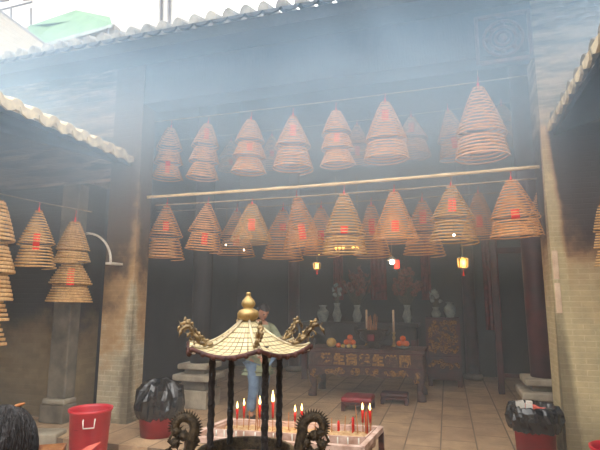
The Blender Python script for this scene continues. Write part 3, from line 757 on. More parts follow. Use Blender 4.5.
# rubbish sack in a dark red tub on the hall floor by the left pillar
p = on_z(151, 438, 0); r_ = 20*depth(p)/F
p = Vector((p.x, p.y+r_*.6, 0))
t = thing('rubbish_tub', 'dark red tub stuffed with a bulging black bag beside the left pillar', 'rubbish tub', (p.x, p.y, .002))
MB().lathe([(0, 0), (r_*.86, 0), (r_*.98, .22), (r_*1.02, .25), (r_*.96, .25), (r_*.8, .02), (0, .02)], n=36, cap=False).build('tub', 'redplastic_d', t, smooth=True)
crumple([(r_*.9, .2), (r_*1.1, .24), (r_*1.2, .33), (r_*1.18, .44), (r_*1.08, .54), (r_*.8, .6), (r_*.4, .63), (.01, .62)], 40, .11, 5, 5).build('rubbish_bag', 'bag', t)
MB().ball((.03, -r_*.95, .5), .022, 8).build('yellow_wrapper', 'pomelo', t)
# stone blocks at left
p = on_z(46, 431, .05)
sbk = thing('stone_block', 'weathered pale stone block at the foot of the left wall', 'stone block', (p.x, p.y, 0), YAW)
MB().box(-.19, .19, -.14, .14, GZ+.002, .05).build('block', 'stone', sbk, bevel=.02)
p = on_z(66, 446, .12)
wt = thing('wooden_crate', 'low brown wooden crate end beside the bright red bin', 'crate', (p.x-.1, p.y-.05, GZ+.002), YAW+.3)
cr = MB()
for z in (0, .1, .2): cr.box(-.16, .10, -.1, -.085, z, z+.07).box(-.16, .10, .085, .1, z, z+.07)
cr.build('slats', 'stick', wt)
MB().box(.085, .1, -.085, .085, 0, .27).box(-.16, -.145, -.085, .085, 0, .27).box(-.145, .085, -.085, .085, 0, .012).build('end_boards', 'stick', wt)
# joss paper bundle at the foot of the red bin
jx, jy, jr = LEFTBIN
p = on_z(91, 446, .16)
jp = thing('joss_stick_bundle', 'bundle of pink joss sticks in a stand before the bright red bin', 'joss sticks', (p.x+.03, p.y-.12, 0), YAW)
for k in range(7):
    MB().bar((-.11+.02*k, .0, .1+.004*k), (.03+.018*k, .02, .19+.006*k), .014, .01).build('joss_stick', 'pinkpaper', jp)
MB().box(-.13, .13, -.05, .06, GZ+.002, .1).build('holder', 'redplastic', jp, bevel=.01)

# ------------------------------------------------------------------ kneelers
def kneeler(label, x0, x1, y, z, m, dpt=.36):
    t = thing('kneeling_stool', label, 'kneeling stool', ((x0+x1)/2, y, 0)); w = (x1-x0)/2
    MB().box(-w, w, -dpt/2, dpt/2, z*.62, z).build('cushion', m, t, bevel=.03)
    MB().box(-w+.01, w-.01, -dpt/2+.01, dpt/2-.01, z*.45, z*.62).build('frame', 'redwood', t)
    for sx in (-1, 1):
        for sy in (-1, 1):
            MB().box(sx*(w-.03)-.025, sx*(w-.03)+.025, sy*(dpt/2-.04)-.025, sy*(dpt/2-.04)+.025, .001, z*.45).build('leg', 'redwood', t)
a, b = on_z(340, 412, 0), on_z(372, 413, 0)
kneeler('bright red padded kneeling stool on the floor before the altar table', a.x, b.x, (a.y+b.y)/2+.2, .2, 'cushion', .4)
a, b = on_z(381, 403, 0), on_z(409, 404, 0)
kneeler('dull brown-red kneeling stool tucked close to the altar table front', a.x, b.x, (a.y+b.y)/2+.0, .17, 'redwood', .26)

# ------------------------------------------------------------------ altar table
YT = 8.0
aL, aR = on_y(309, 397, YT).x, on_y(425, 402, YT).x
zt = on_y(365, 349, YT).z
at = thing('altar_table', 'long carved altar table with gold characters on its front', 'altar table', ((aL+aR)/2, YT, 0)); w = (aR-aL)/2; D = .75
MB().box(-w-.04, w+.04, -.03, D, zt-.05, zt).build('table_top', 'altarwood', at, bevel=.012)
MB().box(-w+.01, w-.01, .0, .03, zt-.30, zt-.05).build('frieze_panel', 'altarwood', at, bevel=.004)
apr = [(-w+.02, zt-.30), (w-.02, zt-.30), (w-.02, zt-.50)]
for k in range(1, 16):
    q = k/16; apr.append(((w-.02)-(2*w-.04)*q, zt-.43-.03*cos(q*pi*6)-.03*abs(2*q-1)**4))
apr.append((-w+.02, zt-.50))
MB().prism(apr, 'y', -.005, .025).build('apron', 'altarwood', at)
mf = MB()
for zz in (zt-.065, zt-.295): mf.box(-w, w, -.02, 0, zz-.012, zz+.012)
mf.build('moulding', 'redwood', at, bevel=.004)
for sx in (-1, 1):
    for yy in (.03, D-.08):
        x0 = sx*(w-.06)
        MB().tube([(x0, yy+.03, zt-.06), (x0+sx*.02, yy+.03, zt-.35), (x0, yy+.03, zt-.55), (x0-sx*.02, yy+.03, .15), (x0+sx*.01, yy+.02, .06), (x0+sx*.01, yy+.02, .0)], [.06, .07, .06, .045, .07, .075], 10).build('leg', 'altarwood', at, smooth=True)
rnd = random.Random(4)
def scroll(x0, x1, z0, z1, y, n, r=.012):
    d = MB()
    for k in range(n):
        cx, cz = rnd.uniform(x0, x1), rnd.uniform(z0, z1); rr = rnd.uniform(.02, .045); a0 = rnd.uniform(0, 6.28)
        d.tube([(cx+rr*cos(a0+t)*(1-.1*t), y, cz+rr*sin(a0+t)*(1-.1*t)) for t in [k2*.55 for k2 in range(9)]], r*.6, 5)
        if k % 2: d.ball((cx, y, cz), r*1.3, 6)
    return d
g = scroll(-w*.68, -.06, zt-.40, zt-.33, -.01, 26).build('gilt_relief', 'gold', at, smooth=True)
g = scroll(.04, w*.72, zt-.40, zt-.33, -.01, 26).build('gilt_relief', 'gold', at, smooth=True)
chars = '\u6d2a\u751f\u9ad8\u5dee\u751f\u7965\u958b'
dg = bpy.context.evaluated_depsgraph_get()
def glyph(ch, size, m, parent, loc, rot=(pi/2, 0, 0), bold=.012):
    cu = bpy.data.curves.new('glyph', 'FONT'); cu.body = ch; cu.size = size; cu.extrude = .008; cu.offset = bold; cu.align_x = 'CENTER'; cu.align_y = 'CENTER'
    tmp = bpy.data.objects.new('glyph', cu); COL.objects.link(tmp)
    bpy.context.view_layer.update()
    me = bpy.data.meshes.new_from_object(tmp.evaluated_get(bpy.context.evaluated_depsgraph_get()))
    bpy.data.objects.remove(tmp)
    me.materials.clear(); me.materials.append(M[m])
    o = bpy.data.objects.new('gilt_character', me); COL.objects.link(o); o.parent = parent; o.location = loc; o.rotation_euler = rot
    return o
for k, ch in enumerate(chars):
    q = (k+.5)/7
    glyph(ch, .185, 'gold', at, (-w*.80+2*w*.80*q+.01, -.008, zt-.185))
for sx in (-1, 1):
    scroll(sx*(w-.1)-.04, sx*(w-.1)+.04, zt-.5, zt-.36, -.02, 6).build('corner_carving', 'gold', at, smooth=True)
AX = (aL+aR)/2
ZT = zt+.001
# offerings on the table
def lathe_thing(name, label, cat, prof, x, y, z, m, group=None, n=22):
    t = tag(MB().lathe(prof, n=n).build(name, m, smooth=True), label, cat, group); t.location = (x, y, z); return t
def tx(px_, dy=.25): return on_y(px_, 340, YT+dy).x
cp = thing('censer', 'broad dark incense pot with a red band at the centre of the altar table', 'incense pot', (tx(373, .3), YT+.3, ZT))
MB().lathe([(0, .0), (.11, 0), (.12, .03), (.09, .06), (.2, .12), (.235, .2), (.22, .25), (.26, .28), (.26, .3), (.22, .3), (.2, .27), (0, .26)], n=30, cap=False).build('pot', 'bronze', cp, smooth=True)
MB().box(-.06, .06, -.245, -.215, .12, .23).build('red_label', 'drape', cp, bevel=.005)
for sx in (-1, 1):
    MB().tube([(sx*.2, 0, .2), (sx*.29, 0, .24), (sx*.31, 0, .32), (sx*.27, 0, .35)], .018, 8).build('handle', 'bronze', cp, smooth=True)
for k in range(14):
    a = random.uniform(0, 6.28); q = random.uniform(0, .12)
    x0, y0 = cp.location.x+q*cos(a), cp.location.y+q*sin(a)
    s = MB().tube([(x0, y0, ZT+.25), (x0+random.uniform(-.05, .05), y0, ZT+.25+random.uniform(.2, .32))], .006, 5)
    tag(s.build('incense_stick', 'stick'), 'tan incense stick standing in the broad pot on the altar table', 'incense stick', 'incense sticks in the altar pot')
def plate(label, x, y, r):
    return lathe_thing('plate', label, 'plate', [(0, 0), (r*.5, 0), (r*.55, .015), (r, .035), (r*.98, .042), (r*.5, .022), (0, .022)], x, y, ZT, 'ceramic', 'plates on the altar table')
def fruit(x, y, z, r, m, label, cat, group):
    t = thing(cat if cat != 'fruit' else 'orange', label, cat, (x, y, z), random.uniform(0, 6), group)
    MB().ball((0, 0, r*.92), r, 14, (1, 1, .92)).build('peel', m, t, smooth=True)
    MB().cone((0, 0, r*1.8), (0, 0, r*1.95), .006, 5).build('stalk', 'feather', t)
for (px_, lab) in ((350, 'left'), (403, 'right')):
    x0 = tx(px_, .2); y0 = YT+.2; plate('pale plate under the %s-hand pile of oranges on the altar' % lab, x0, y0, .13)
    for k, (dx, dy, dz) in enumerate(((-.056, -.033, .012), (.056, -.033, .012), (0, .066, .012), (0, .0, .09))):
        fruit(x0+dx, y0+dy, ZT+.03+dz, .05, 'orange', ['front left orange', 'front right orange', 'rear orange', 'top orange'][k]+' of the small pile on the %s side of the altar table' % lab, 'orange', 'oranges piled on the altar table')
x0 = tx(331, .12); fruit(x0, YT+.15, ZT, .085, 'pomelo', 'large yellow pomelo at the left end of the altar table', 'pomelo', None)
x0 = tx(338, .05); fruit(x0, YT+.08, ZT, .045, 'orange', 'single small orange right of the large pomelo', 'orange', None)
for k, px_ in enumerate((343, 348.5, 354)):
    x0 = tx(px_, .03); fruit(x0, YT+.035, ZT, .036, 'pomelo', ['pale apple nearest the pomelo, left of three in front of the oranges', 'pale apple in the middle of three in front of the oranges', 'pale apple, right of three in front of the oranges'][k], 'apple', 'pale apples on the altar table')
# shelf behind with vases, feathers
bs = thing('back_altar', 'tall dark altar shelf in the shadow behind the altar table', 'altar shelf', (AX, 9.9, 0))
zs = on_y(365, 322, 9.9).z
MB().box(-1.6, .80, -.35, .4, zs-.08, zs).build('shelf', 'dark', bs, bevel=.01)
MB().box(-1.55, .75, -.3, .35, zs-.32, zs-.08).build('frieze', 'dark', bs)
for sx in (-1.5, .7):
    for yy in (-.28, .33): MB().box(sx-.05, sx+.05, yy-.05, yy+.05, 0, zs-.32).build('leg', 'redwood', bs)
zc0 = on_y(446, 318, 9.5).z+.002
def vase(label, px_, y0, zb, h, r, m):
    x0 = on_y(px_, 315, y0).x
    return lathe_thing('vase', label, 'vase', [(0, 0), (r*.6, 0), (r*.65, h*.06), (r, h*.45), (r*.95, h*.62), (r*.5, h*.8), (r*.45, h*.88), (r*.7, h*.98), (r*.66, h), (r*.38, h*.88), (0, h*.86)], x0, y0, zb, m)
vase('grey-green lidded jar in the dark at the left of the altar', 323, 9.75, zs+.001, .34, .13, 'ceramic')
vase('pale vase standing on the gilt cabinet at the right', 450, 9.75, zc0, .3, .12, 'ceramic')
def bouquet(label, px_, yb, yt, spread, m, n, y0, zs=zs):
    a, b = on_y(px_, yb, y0), on_y(px_, yt, y0)
    t = thing('bouquet', label, 'bouquet', (a.x, y0, zs+.001)); H_ = b.z-zs
    hv = max(.2, (a.z-zs)); fr_ = random.Random(px_)
    MB().lathe([(0, 0), (.07, 0), (.1, hv*.35), (.05, hv*.8), (.075, hv), (.05, hv*.98), (0, hv*.9)], n=18).build('vase', 'ceramic', t, smooth=True)
    s, fl = MB(), MB()
    for k in range(n):
        a_ = fr_.uniform(0, 6.28); q = fr_.uniform(.1, 1)*spread; zz = hv+(H_-hv)*fr_.uniform(.35, 1)*(1-.35*q/spread)
        e = Vector((q*cos(a_), q*sin(a_)*.6, zz)); s.tube([(0, 0, hv*.9), (e*.5+Vector((0, 0, hv*.3))), e], .006, 4)
        if k % 2: fl.ball(e, fr_.uniform(.03, .065), 7, jit=.2)
        else:
            fl.cone(e, e+Vector((cos(a_)*.05, 0, .09)), .025, 5)
    s.build('stems', 'feather', t); fl.build('blossoms', m, t)
bouquet('tall bouquet of faded flowers left of the incense sticks in the dark', 357, 305, 266, .3, 'flowers', 110, 9.85)
bouquet('tall bouquet of peacock-like feathers right of the incense sticks', 407, 305, 266, .28, 'flowers', 110, 9.85)
bouquet('small pale-topped bouquet at the far left of the shelf', 337, 303, 282, .1, 'ceramic', 12, 9.85)
bouquet('small pale-topped bouquet on the left of the gilt cabinet top', 436, 312, 286, .1, 'ceramic', 12, 9.7, zc0)
for px_, lb in ((367, 'left of the two slim altar candles flanking the incense pot'), (394, 'right of the two slim altar candles flanking the incense pot')):
    x0 = tx(px_, .55)
    t = thing('candlestick', 'slim pale candlestick, '+lb, 'candlestick', (x0, YT+.55, ZT))
    MB().lathe([(0, 0), (.06, 0), (.03, .03), (.018, .1), (.03, .15), (.015, .2), (.035, .24), (0, .24)], n=14, cap=False).build('base', 'brass', t, smooth=True)
    MB().lathe([(0, .24), (.018, .24), (.018, .62), (0, .63)], n=10).build('wax', 'paper', t, smooth=True)
# red brocade hangings, shrine frame
for (px_, y0, y1_, wd, lb) in ((378, 255, 300, .34, 'dark red brocade banner hanging behind the hanging bulb'), (425, 255, 300, .2, 'narrow dark red banner hanging right of the feathers'), (338, 258, 300, .22, 'narrow dark red banner hanging left of the faded flowers'), (489, 245, 330, .3, 'long dark red banner hanging at the right of the shrine')):
    a, b = on_y(px_, y0, 10.4), on_y(px_, y1_, 10.4); t = thing('brocade_banner', lb, 'banner', (a.x, 10.4, b.z), 0, 'red banners in the shrine')
    q = MB(); n = 16
    for j in (0, 1):
        for i in range(n+1): q.v.append((-wd/2+wd*i/n, .025*sin(i*1.6), (a.z+.6-b.z)*j))
    for i in range(n): q.f.append((i, i+1, n+2+i, n+1+i))
    q.build('cloth', 'drape', t, smooth=True)
    MB().tube([(-wd/2-.03, 0, a.z+.6-b.z), (wd/2+.03, 0, a.z+.6-b.z)], .018, 8).build('rod', 'gold', t)
# gilt cabinet at the right
cL, cR = on_y(428, 386, 9.5).x, on_y(463, 386, 9.5).x; zc = on_y(446, 318, 9.5).z; wc = (cR-cL)/2
cb = thing('gilt_cabinet', 'small dark cabinet with a dense gilt carved front right of the altar table', 'cabinet', ((cL+cR)/2, 9.5, 0))
MB().box(-wc, wc, .0, .5, .12, zc).build('carcass', 'redwood', cb, bevel=.01)
fr = MB()
for (x0, x1, z0, z1) in ((-wc, -wc+.04, .4, zc), (wc-.04, wc, .4, zc), (-wc, wc, zc-.04, zc), (-wc, wc, .5, .55)): fr.box(x0, x1, -.03, 0, z0, z1)
fr.build('door_frame', 'redwood', cb)
rnd = random.Random(9)
scroll(-wc+.05, wc-.05, .62, zc-.06, -.015, 120, .013).build('carved_panel', 'gold', cb, smooth=True)
scroll(-wc+.05, wc-.05, .36, .46, -.012, 26, .013).build('carved_rail', 'gold', cb, smooth=True)
for sx in (-1, 1): MB().box(sx*(wc-.05)-.04, sx*(wc-.05)+.04, .02, .1, 0, .12).build('leg', 'redwood', cb)
# red painted posts and low rail at right
pr = thing('timber_gate', 'dark red wooden gate frame with a low rail right of the gilt cabinet', 'gate frame', (0, 0, 0))
a = on_z(502, 394, 0)
MB().box(a.x-.05, a.x+.05, a.y-.05, a.y+.05, 0, 2.6).build('post', 'redwood', pr, bevel=.008)
MB().box(a.x+.05, a.x+.75, a.y-.03, a.y+.03, .28, .34).build('rail', 'redwood', pr)
MB().box(a.x+.75, a.x+.85, a.y-.05, a.y+.05, 0, 2.6).build('post', 'redwood', pr, bevel=.008)
MB().box(a.x+.05, a.x+.75, a.y-.03, a.y+.03, 2.4, 2.5).build('top_rail', 'redwood', pr)
a = on_y(484, 390, 10.2)
for px_, lb in ((291, 'dark round column deep in the hall left of the shrine'), (474, 'dark round column deep in the hall right of the gilt cabinet')):
    a = on_y(px_, 380, 10.4); t = thing('shrine_column', lb, 'column', (a.x, 10.6, 0))
    MB().lathe([(.13, .12), (.13, 5.5)], n=18).build('shaft', 'redwood', t, smooth=True)
    MB().lathe([(.18, 0), (.2, .05), (.18, .1), (.13, .12)], n=18).build('base', 'stone_dark', t, smooth=True)
# lanterns
def lantern(label, px_, py_, Y, sz, lit, energy):
    p = on_y(px_, py_, Y); t = thing('palace_lantern', label, 'lantern', p, .3, 'lit lanterns in the hall')
    MB().lathe([(0, sz*.62), (sz*.3, sz*.6), (sz*.62, sz*.46), (sz*.6, sz*.42), (0, sz*.42)], n=6, cap=False).build('canopy', 'brass', t)
    MB().lathe([(0, -sz*.42), (sz*.5, -sz*.42), (sz*.55, -sz*.5), (sz*.2, -sz*.62), (0, -sz*.62)], n=6, cap=False).build('base', 'brass', t)
    fr = MB()
    for k in range(6):
        a = 2*pi*k/6; fr.tube([(sz*.48*cos(a), sz*.48*sin(a), -sz*.43), (sz*.54*cos(a), sz*.54*sin(a), sz*.43)], sz*.05, 5)
    fr.build('frame', 'brass', t)
    MB().lathe([(0, -sz*.36), (sz*.24, -sz*.36), (sz*.28, 0), (sz*.24, sz*.36), (0, sz*.36)], n=12).build('glass', lit, t, smooth=True)
    MB().tube([(0, 0, sz*.6), (0, 0, sz*.6+1.2)], .006, 5).build('cord', 'wire', t)
    MB().tube([(0, 0, -sz*.6), (0, 0, -sz*.8)], .01, 5).cone((0, 0, -sz*1.3), (0, 0, -sz*.75), sz*.12, 8).build('tassel', 'tag', t)
    lt = bpy.data.lights.new('lantern_light', 'POINT'); lt.energy = energy; lt.color = (1, .72, .35); lt.shadow_soft_size = .06
    lo = bpy.data.objects.new('lantern_light', lt); COL.objects.link(lo); lo.location = p+Vector((0, -sz*.9, 0))
lantern('glowing brass palace lantern hanging right of the shrine above the gilt cabinet', 463, 263, 8.6, .17, 'lampglow', 7)
lantern('small glowing brass lantern hanging left of the shrine', 317, 266, 8.6, .12, 'lampglow', 4)
p = on_y(392, 262, 8.6); t = thing('hanging_bulb', 'bright bare bulb with a red shade hanging over the altar table', 'lamp', p)
MB().ball((0, 0, 0), .045, 12).build('bulb', 'bulb', t, smooth=True)
MB().lathe([(.02, .1), (.05, .07), (.09, .03), (.085, .03), (.04, .07)], n=18, cap=False).build('shade', 'white', t, smooth=True)
MB().tube([(0, 0, .09), (0, 0, 1.4)], .005, 5).build('cord', 'wire', t)
MB().box(.05, .13, -.02, .02, -.12, .03).build('red_card', 'tag', t)
lt = bpy.data.lights.new('bulb_light', 'POINT'); lt.energy = 8; lt.color = (1, .85, .65); lt.shadow_soft_size = .05
lo = bpy.data.objects.new('bulb_light', lt); COL.objects.link(lo); lo.location = p+Vector((0, -.12, -.08))
# string of small gold lamps seen below the fifth lower coil
p = on_y(347, 247, 6.4); t = thing('lamp_bar', 'short bar of small yellow lamps glowing behind the fifth lower incense coil', 'lamp', p)
MB().box(-.2, .2, -.012, .012, -.01, .03).build('bar', 'brass', t)
for k, q in enumerate((-.15, -.1, -.05, .09, .15)):
    MB().ball((q, -.02, -.02), .019, 8).build('lamp', 'lampglow', t, smooth=True)
MB().tube([(-.15, 0, .03), (-.15, 0, 1.0)], .004, 5).tube([(.15, 0, .03), (.15, 0, 1.0)], .004, 5).build('cord', 'wire', t)
for (px_, py_, Y, lb) in ((226, 245, 6.6, 'tiny white lamp glinting right of the second lower coil'), (244, 250, 6.6, 'tiny white lamp glinting below the short single cone coil'), (454, 235, 5.35, 'tiny ember light at the base of the seventh lower coil'), (319, 255, 8.0, 'tiny yellow lamp above the small brass lantern')):
    p = on_y(px_, py_, Y); t = thing('small_lamp', lb, 'lamp', p, 0, 'tiny lamps among the coils')
    MB().ball((0, 0, 0), .012, 8).build('bulb', 'bulb' if Y != 8.0 else 'lampglow', t, smooth=True)
    MB().tube([(0, 0, .015), (0, 0, .7)], .003, 4).build('cord', 'wire', t)

# ------------------------------------------------------------------ people
def skin_mesh(nodes, edges, sub=2, root='pelvis'):
    names = list(nodes); me = bpy.data.meshes.new('sk')
    me.from_pydata([nodes[n][0] for n in names], [(names.index(a), names.index(b)) for a, b in edges], [])
    ob = bpy.data.objects.new('sk', me); COL.objects.link(ob)
    md = ob.modifiers.new('Skin', 'SKIN'); md.use_smooth_shade = True
    for i, n in enumerate(names):
        sv = me.skin_vertices[0].data[i]; r = nodes[n][1]; sv.radius = r if isinstance(r, tuple) else (r, r); sv.use_root = (n == root)
    s = ob.modifiers.new('sub', 'SUBSURF'); s.levels = sub; s.render_levels = sub
    bpy.context.view_layer.update()
    out = bpy.data.meshes.new_from_object(ob.evaluated_get(bpy.context.evaluated_depsgraph_get()))
    bpy.data.objects.remove(ob)
    return out
def add_mesh(mb, me, off=Vector((0, 0, 0))):
    b = len(mb.v); mb.v += [tuple(v.co+off) for v in me.vertices]; mb.f += [tuple(b+i for i in p.vertices) for p in me.polygons]
def head_geo(mb, c, fwd, tiltdown, s=1.0):
    """skull with brow, nose, lips, chin and ears; FWD is the facing direction on the ground"""
    fwd = Vector(fwd).normalized(); side = fwd.cross(Vector((0, 0, 1))).normalized(); f = (fwd*cos(tiltdown)+Vector((0, 0, -sin(tiltdown)))).normalized(); u = side.cross(f).normalized()
    c = Vector(c); base = len(mb.v); n, m = 28, 20
    def bump(th, ph):
        y = cos(ph); x = sin(ph)*sin(th); z = sin(ph)*cos(th)     # z forward
        X, Y_, Z = x*.076, y*.112, z*.094
        if Y_ < 0:
            k = -Y_/.112; X *= 1-.32*k**1.5; Z = Z*(1-.1*k)+(.012*k if z > 0 else .02*k)
        if z > 0:
            w = math.exp(-((X/.014)**2)); Z += .022*w*math.exp(-(((Y_+.018)/.018)**2)) + .008*w*math.exp(-(((Y_-.005)/.02)**2))
            Z += .007*math.exp(-((X/.024)**2))*math.exp(-(((Y_+.058)/.012)**2))
            Z -= .009*math.exp(-(((abs(X)-.032)/.015)**2))*math.exp(-(((Y_-.008)/.013)**2))
            Z += .006*math.exp(-(((Y_-.03)/.012)**2))*math.exp(-((X/.06)**4))
            Z += .006*math.exp(-((X/.02)**2))*math.exp(-(((Y_+.092)/.014)**2))
        return (side*X+u*Y_+f*Z)*s
    for i in range(m+1):
        for k in range(n):
            mb.v.append(tuple(c+bump(2*pi*k/n, pi*i/m if 0 < i < m else (1e-3 if i == 0 else pi-1e-3))))
    for i in range(m):
        for k in range(n): mb.f.append((base+i*n+k, base+(i+1)*n+k, base+(i+1)*n+(k+1) % n, base+i*n+(k+1) % n))
    for sg in (-1, 1):
        mb.ball(c+(side*sg*.077-f*.004-u*.005)*s, .03*s, 10, (.5, .7, 1))
    return side, u, f
def hand(mb, wrist, d, palm_n, s=1.0, curl=.5, thumb_side=1):
    d = Vector(d).normalized(); pn = Vector(palm_n); pn = (pn-d*pn.dot(d)).normalized(); sd = d.cross(pn).normalized()*thumb_side
    nodes = {'pelvis': (wrist, .021*s), 'm': (Vector(wrist)+d*.045*s, (.03*s, .018*s)), 'k': (Vector(wrist)+d*.08*s, (.034*s, .015*s))}
    edges = [('pelvis', 'm'), ('m', 'k')]
    add_mesh(mb, skin_mesh(nodes, edges, 2))
    for j, (o, ln) in enumerate(((.027, .07), (.009, .08), (-.009, .074), (-.027, .058))):
        p0 = Vector(wrist)+d*.07*s+sd*o*s; q = d; pts = [p0]
        for k in range(3):
            q = (q*cos(curl*.7)+pn*sin(curl*.7)).normalized(); pts.append(pts[-1]+q*ln*s*(.42, .32, .26)[k])
        mb.tube(pts, [.0095*s, .009*s, .0082*s, .006*s], 8)
    p0 = Vector(wrist)+d*.025*s+sd*.024*s; q = (d*.6+sd*.75).normalized()
    mb.tube([p0, p0+q*.035*s, p0+q*.035*s+(d*.85+pn*.3+sd*.2).normalized()*.03*s, p0+q*.035*s+(d*.85+pn*.5).normalized()*.055*s], [.013*s, .011*s, .01*s, .007*s], 8)

def person_standing():
    foot = on_z(256, 419, 0); hx = on_y(263, 311, foot.y)     # stands behind the candle stand
    t = thing('person', 'person in a grey-green jacket and faded jeans standing head bowed behind the candle stand', 'person', (foot.x, foot.y, 0))
    zh = hx.z-.01; dx = hx.x-foot.x
    lx = RT; fx = Vector((.75, -.55, 0)).normalized()          # faces down to the right of the photo
    sd = fx.cross(Vector((0, 0, 1))).normalized()            # their right-hand side
    def V(a, b, z): v = fx*a+sd*b; return Vector((v.x, v.y, z))
    H = Vector((dx, 0, zh))
    neck = H+V(-.05, 0, -.155); neck.z = zh-.155
    chest = Vector((dx*.75, 0, 1.12))+V(-.06, 0, 0)
    belly = Vector((dx*.55, 0, .98))+V(-.04, 0, 0); pel = Vector((dx*.45, 0, .84))+V(-.02, 0, 0)
    shL, shR = neck+V(.0, -.17, -.07), neck+V(.0, .17, -.07)
    elR, wrR = shR+V(.1, .06, -.26), shR+V(.28, .0, -.36)
    elL, wrL = shL+V(.16, -.05, -.2), shL+V(.38, -.02, -.22)
    kn1, an1 = V(.07, .09, .46), V(.02, .10, .08)
    kn2, an2 = V(.02, -.10, .45), V(-.08, -.11, .08)
    kn1 += pel*.4; kn2 += pel*.4; kn1.z, kn2.z = .46, .45
    nodes = {'pelvis': (pel, (.14, .11)), 'belly': (belly, (.13, .10)), 'chest': (chest, (.15, .11)), 'neckb': (neck+V(0, 0, -.03), .06), 'neck': (neck+V(.02, 0, .06), .05),
             'shL': (shL, .06), 'elL': (elL, .042), 'wrL': (wrL, .028), 'shR': (shR, .06), 'elR': (elR, .042), 'wrR': (wrR, .028),
             'h1': (pel+V(0, .09, -.08), .085), 'k1': (kn1, .056), 'a1': (an1, .04), 't1': (an1+V(.14, .02, -.05), .032),
             'h2': (pel+V(0, -.09, -.08), .085), 'k2': (kn2, .056), 'a2': (an2, .04), 't2': (an2+V(.14, -.02, -.05), .032)}
    E_ = [('pelvis', 'belly'), ('belly', 'chest'), ('chest', 'neckb'), ('neckb', 'neck'), ('neckb', 'shL'), ('shL', 'elL'), ('elL', 'wrL'), ('neckb', 'shR'), ('shR', 'elR'), ('elR', 'wrR'),
          ('pelvis', 'h1'), ('h1', 'k1'), ('k1', 'a1'), ('a1', 't1'), ('pelvis', 'h2'), ('h2', 'k2'), ('k2', 'a2'), ('a2', 't2')]
    body = MB(); add_mesh(body, skin_mesh(nodes, E_))
    side, u, f = head_geo(body, H, fx, .55, .98)
    hand(body, wrL, wrL-elL, Vector((0, 0, -1)), 1, .6, 1); hand(body, wrR, wrR-elR, Vector((0, 0, -1)), 1, .6, -1)
    body.build('body', 'skin', t, smooth=True)
    ey = MB()
    for sg in (-1, 1): ey.ball(H+(side*sg*.032+u*.006+f*.083)*.98, .011, 8)
    ey.build('eyes', 'eye', t, smooth=True)
    MB().ball(H+(u*-.058+f*.091)*.98, .02, 10, (.9, .9, .35)).build('mouth', 'lip', t, smooth=True)
    # hair: cap over the skull, cut short at the nape
    hm = MB(); n, m = 30, 14; b0 = 0; rr = random.Random(2)
    for i in range(m+1):
        for k in range(n):
            th = 2*pi*k/n; lim = 1.12 if cos(th) > .3 else (1.62 if cos(th) > -.2 else 2.05)
            ph = max(1e-3, lim*i/m); j = 1+rr.uniform(-.03, .05)
            x, y, z = sin(ph)*sin(th)*.088*j, cos(ph)*.124*j, sin(ph)*cos(th)*.104*j
            hm.v.append(tuple(H+(side*x+u*y+f*(z-.006))*.98))
    for i in range(m):
        for k in range(n): hm.f.append((i*n+k, (i+1)*n+k, (i+1)*n+(k+1) % n, i*n+(k+1) % n))
    hm.build('hair', 'hair', t, smooth=True)
    # jacket
    jn = {'pelvis': (pel+V(0, 0, -.08), (.19, .16)), 'hem': (pel+V(0, 0, -.2), (.2, .17)), 'belly': (belly, (.165, .135)), 'chest': (chest, (.185, .14)), 'neckb': (neck+V(0, 0, -.05), .085), 'coll': (neck+V(.01, 0, .02), .068),
          'shL': (shL, .082), 'elL': (elL, .066), 'wrL': (elL.lerp(wrL, .9), .05), 'shR': (shR, .082), 'elR': (elR, .066), 'wrR': (elR.lerp(wrR, .9), .05)}
    je = [('hem', 'pelvis'), ('pelvis', 'belly'), ('belly', 'chest'), ('chest', 'neckb'), ('neckb', 'coll'), ('neckb', 'shL'), ('shL', 'elL'), ('elL', 'wrL'), ('neckb', 'shR'), ('shR', 'elR'), ('elR', 'wrR')]
    jm = MB(); add_mesh(jm, skin_mesh(jn, je)); jk = jm.build('jacket', 'jacket', t, smooth=True)
    zp = MB(); zp.tube([neck+V(.09, 0, -.06), chest+V(.165, 0, 0), belly+V(.155, 0, 0), pel+V(.155, 0, -.1)], .008, 6); zp.build('zip', 'paper', jk)
    # jeans
    qn = {'pelvis': (pel+V(0, 0, -.02), (.155, .125)), 'h1': (pel+V(0, .095, -.12), .105), 'k1': (kn1, .078), 'a1': (an1+V(0, 0, .02), .062), 'h2': (pel+V(0, -.095, -.12), .105), 'k2': (kn2, .078), 'a2': (an2+V(0, 0, .02), .062)}
    qm = MB(); add_mesh(qm, skin_mesh(qn, [('pelvis', 'h1'), ('h1', 'k1'), ('k1', 'a1'), ('pelvis', 'h2'), ('h2', 'k2'), ('k2', 'a2')])); qm.build('jeans', 'jeans', t, smooth=True)
    for an in (an1, an2):
        c = an+V(.06, 0, -.04)
        s = MB().ball((0, 0, 0), 1, 14, (.135, .052, .042)); R = Matrix.Rotation(atan2(fx.y, fx.x), 3, 'Z')
        s.v = [tuple(R @ Vector(v)+Vector((c.x, c.y, .043))) for v in s.v]; s.build('shoe', 'shoe', t, smooth=True)
person_standing()

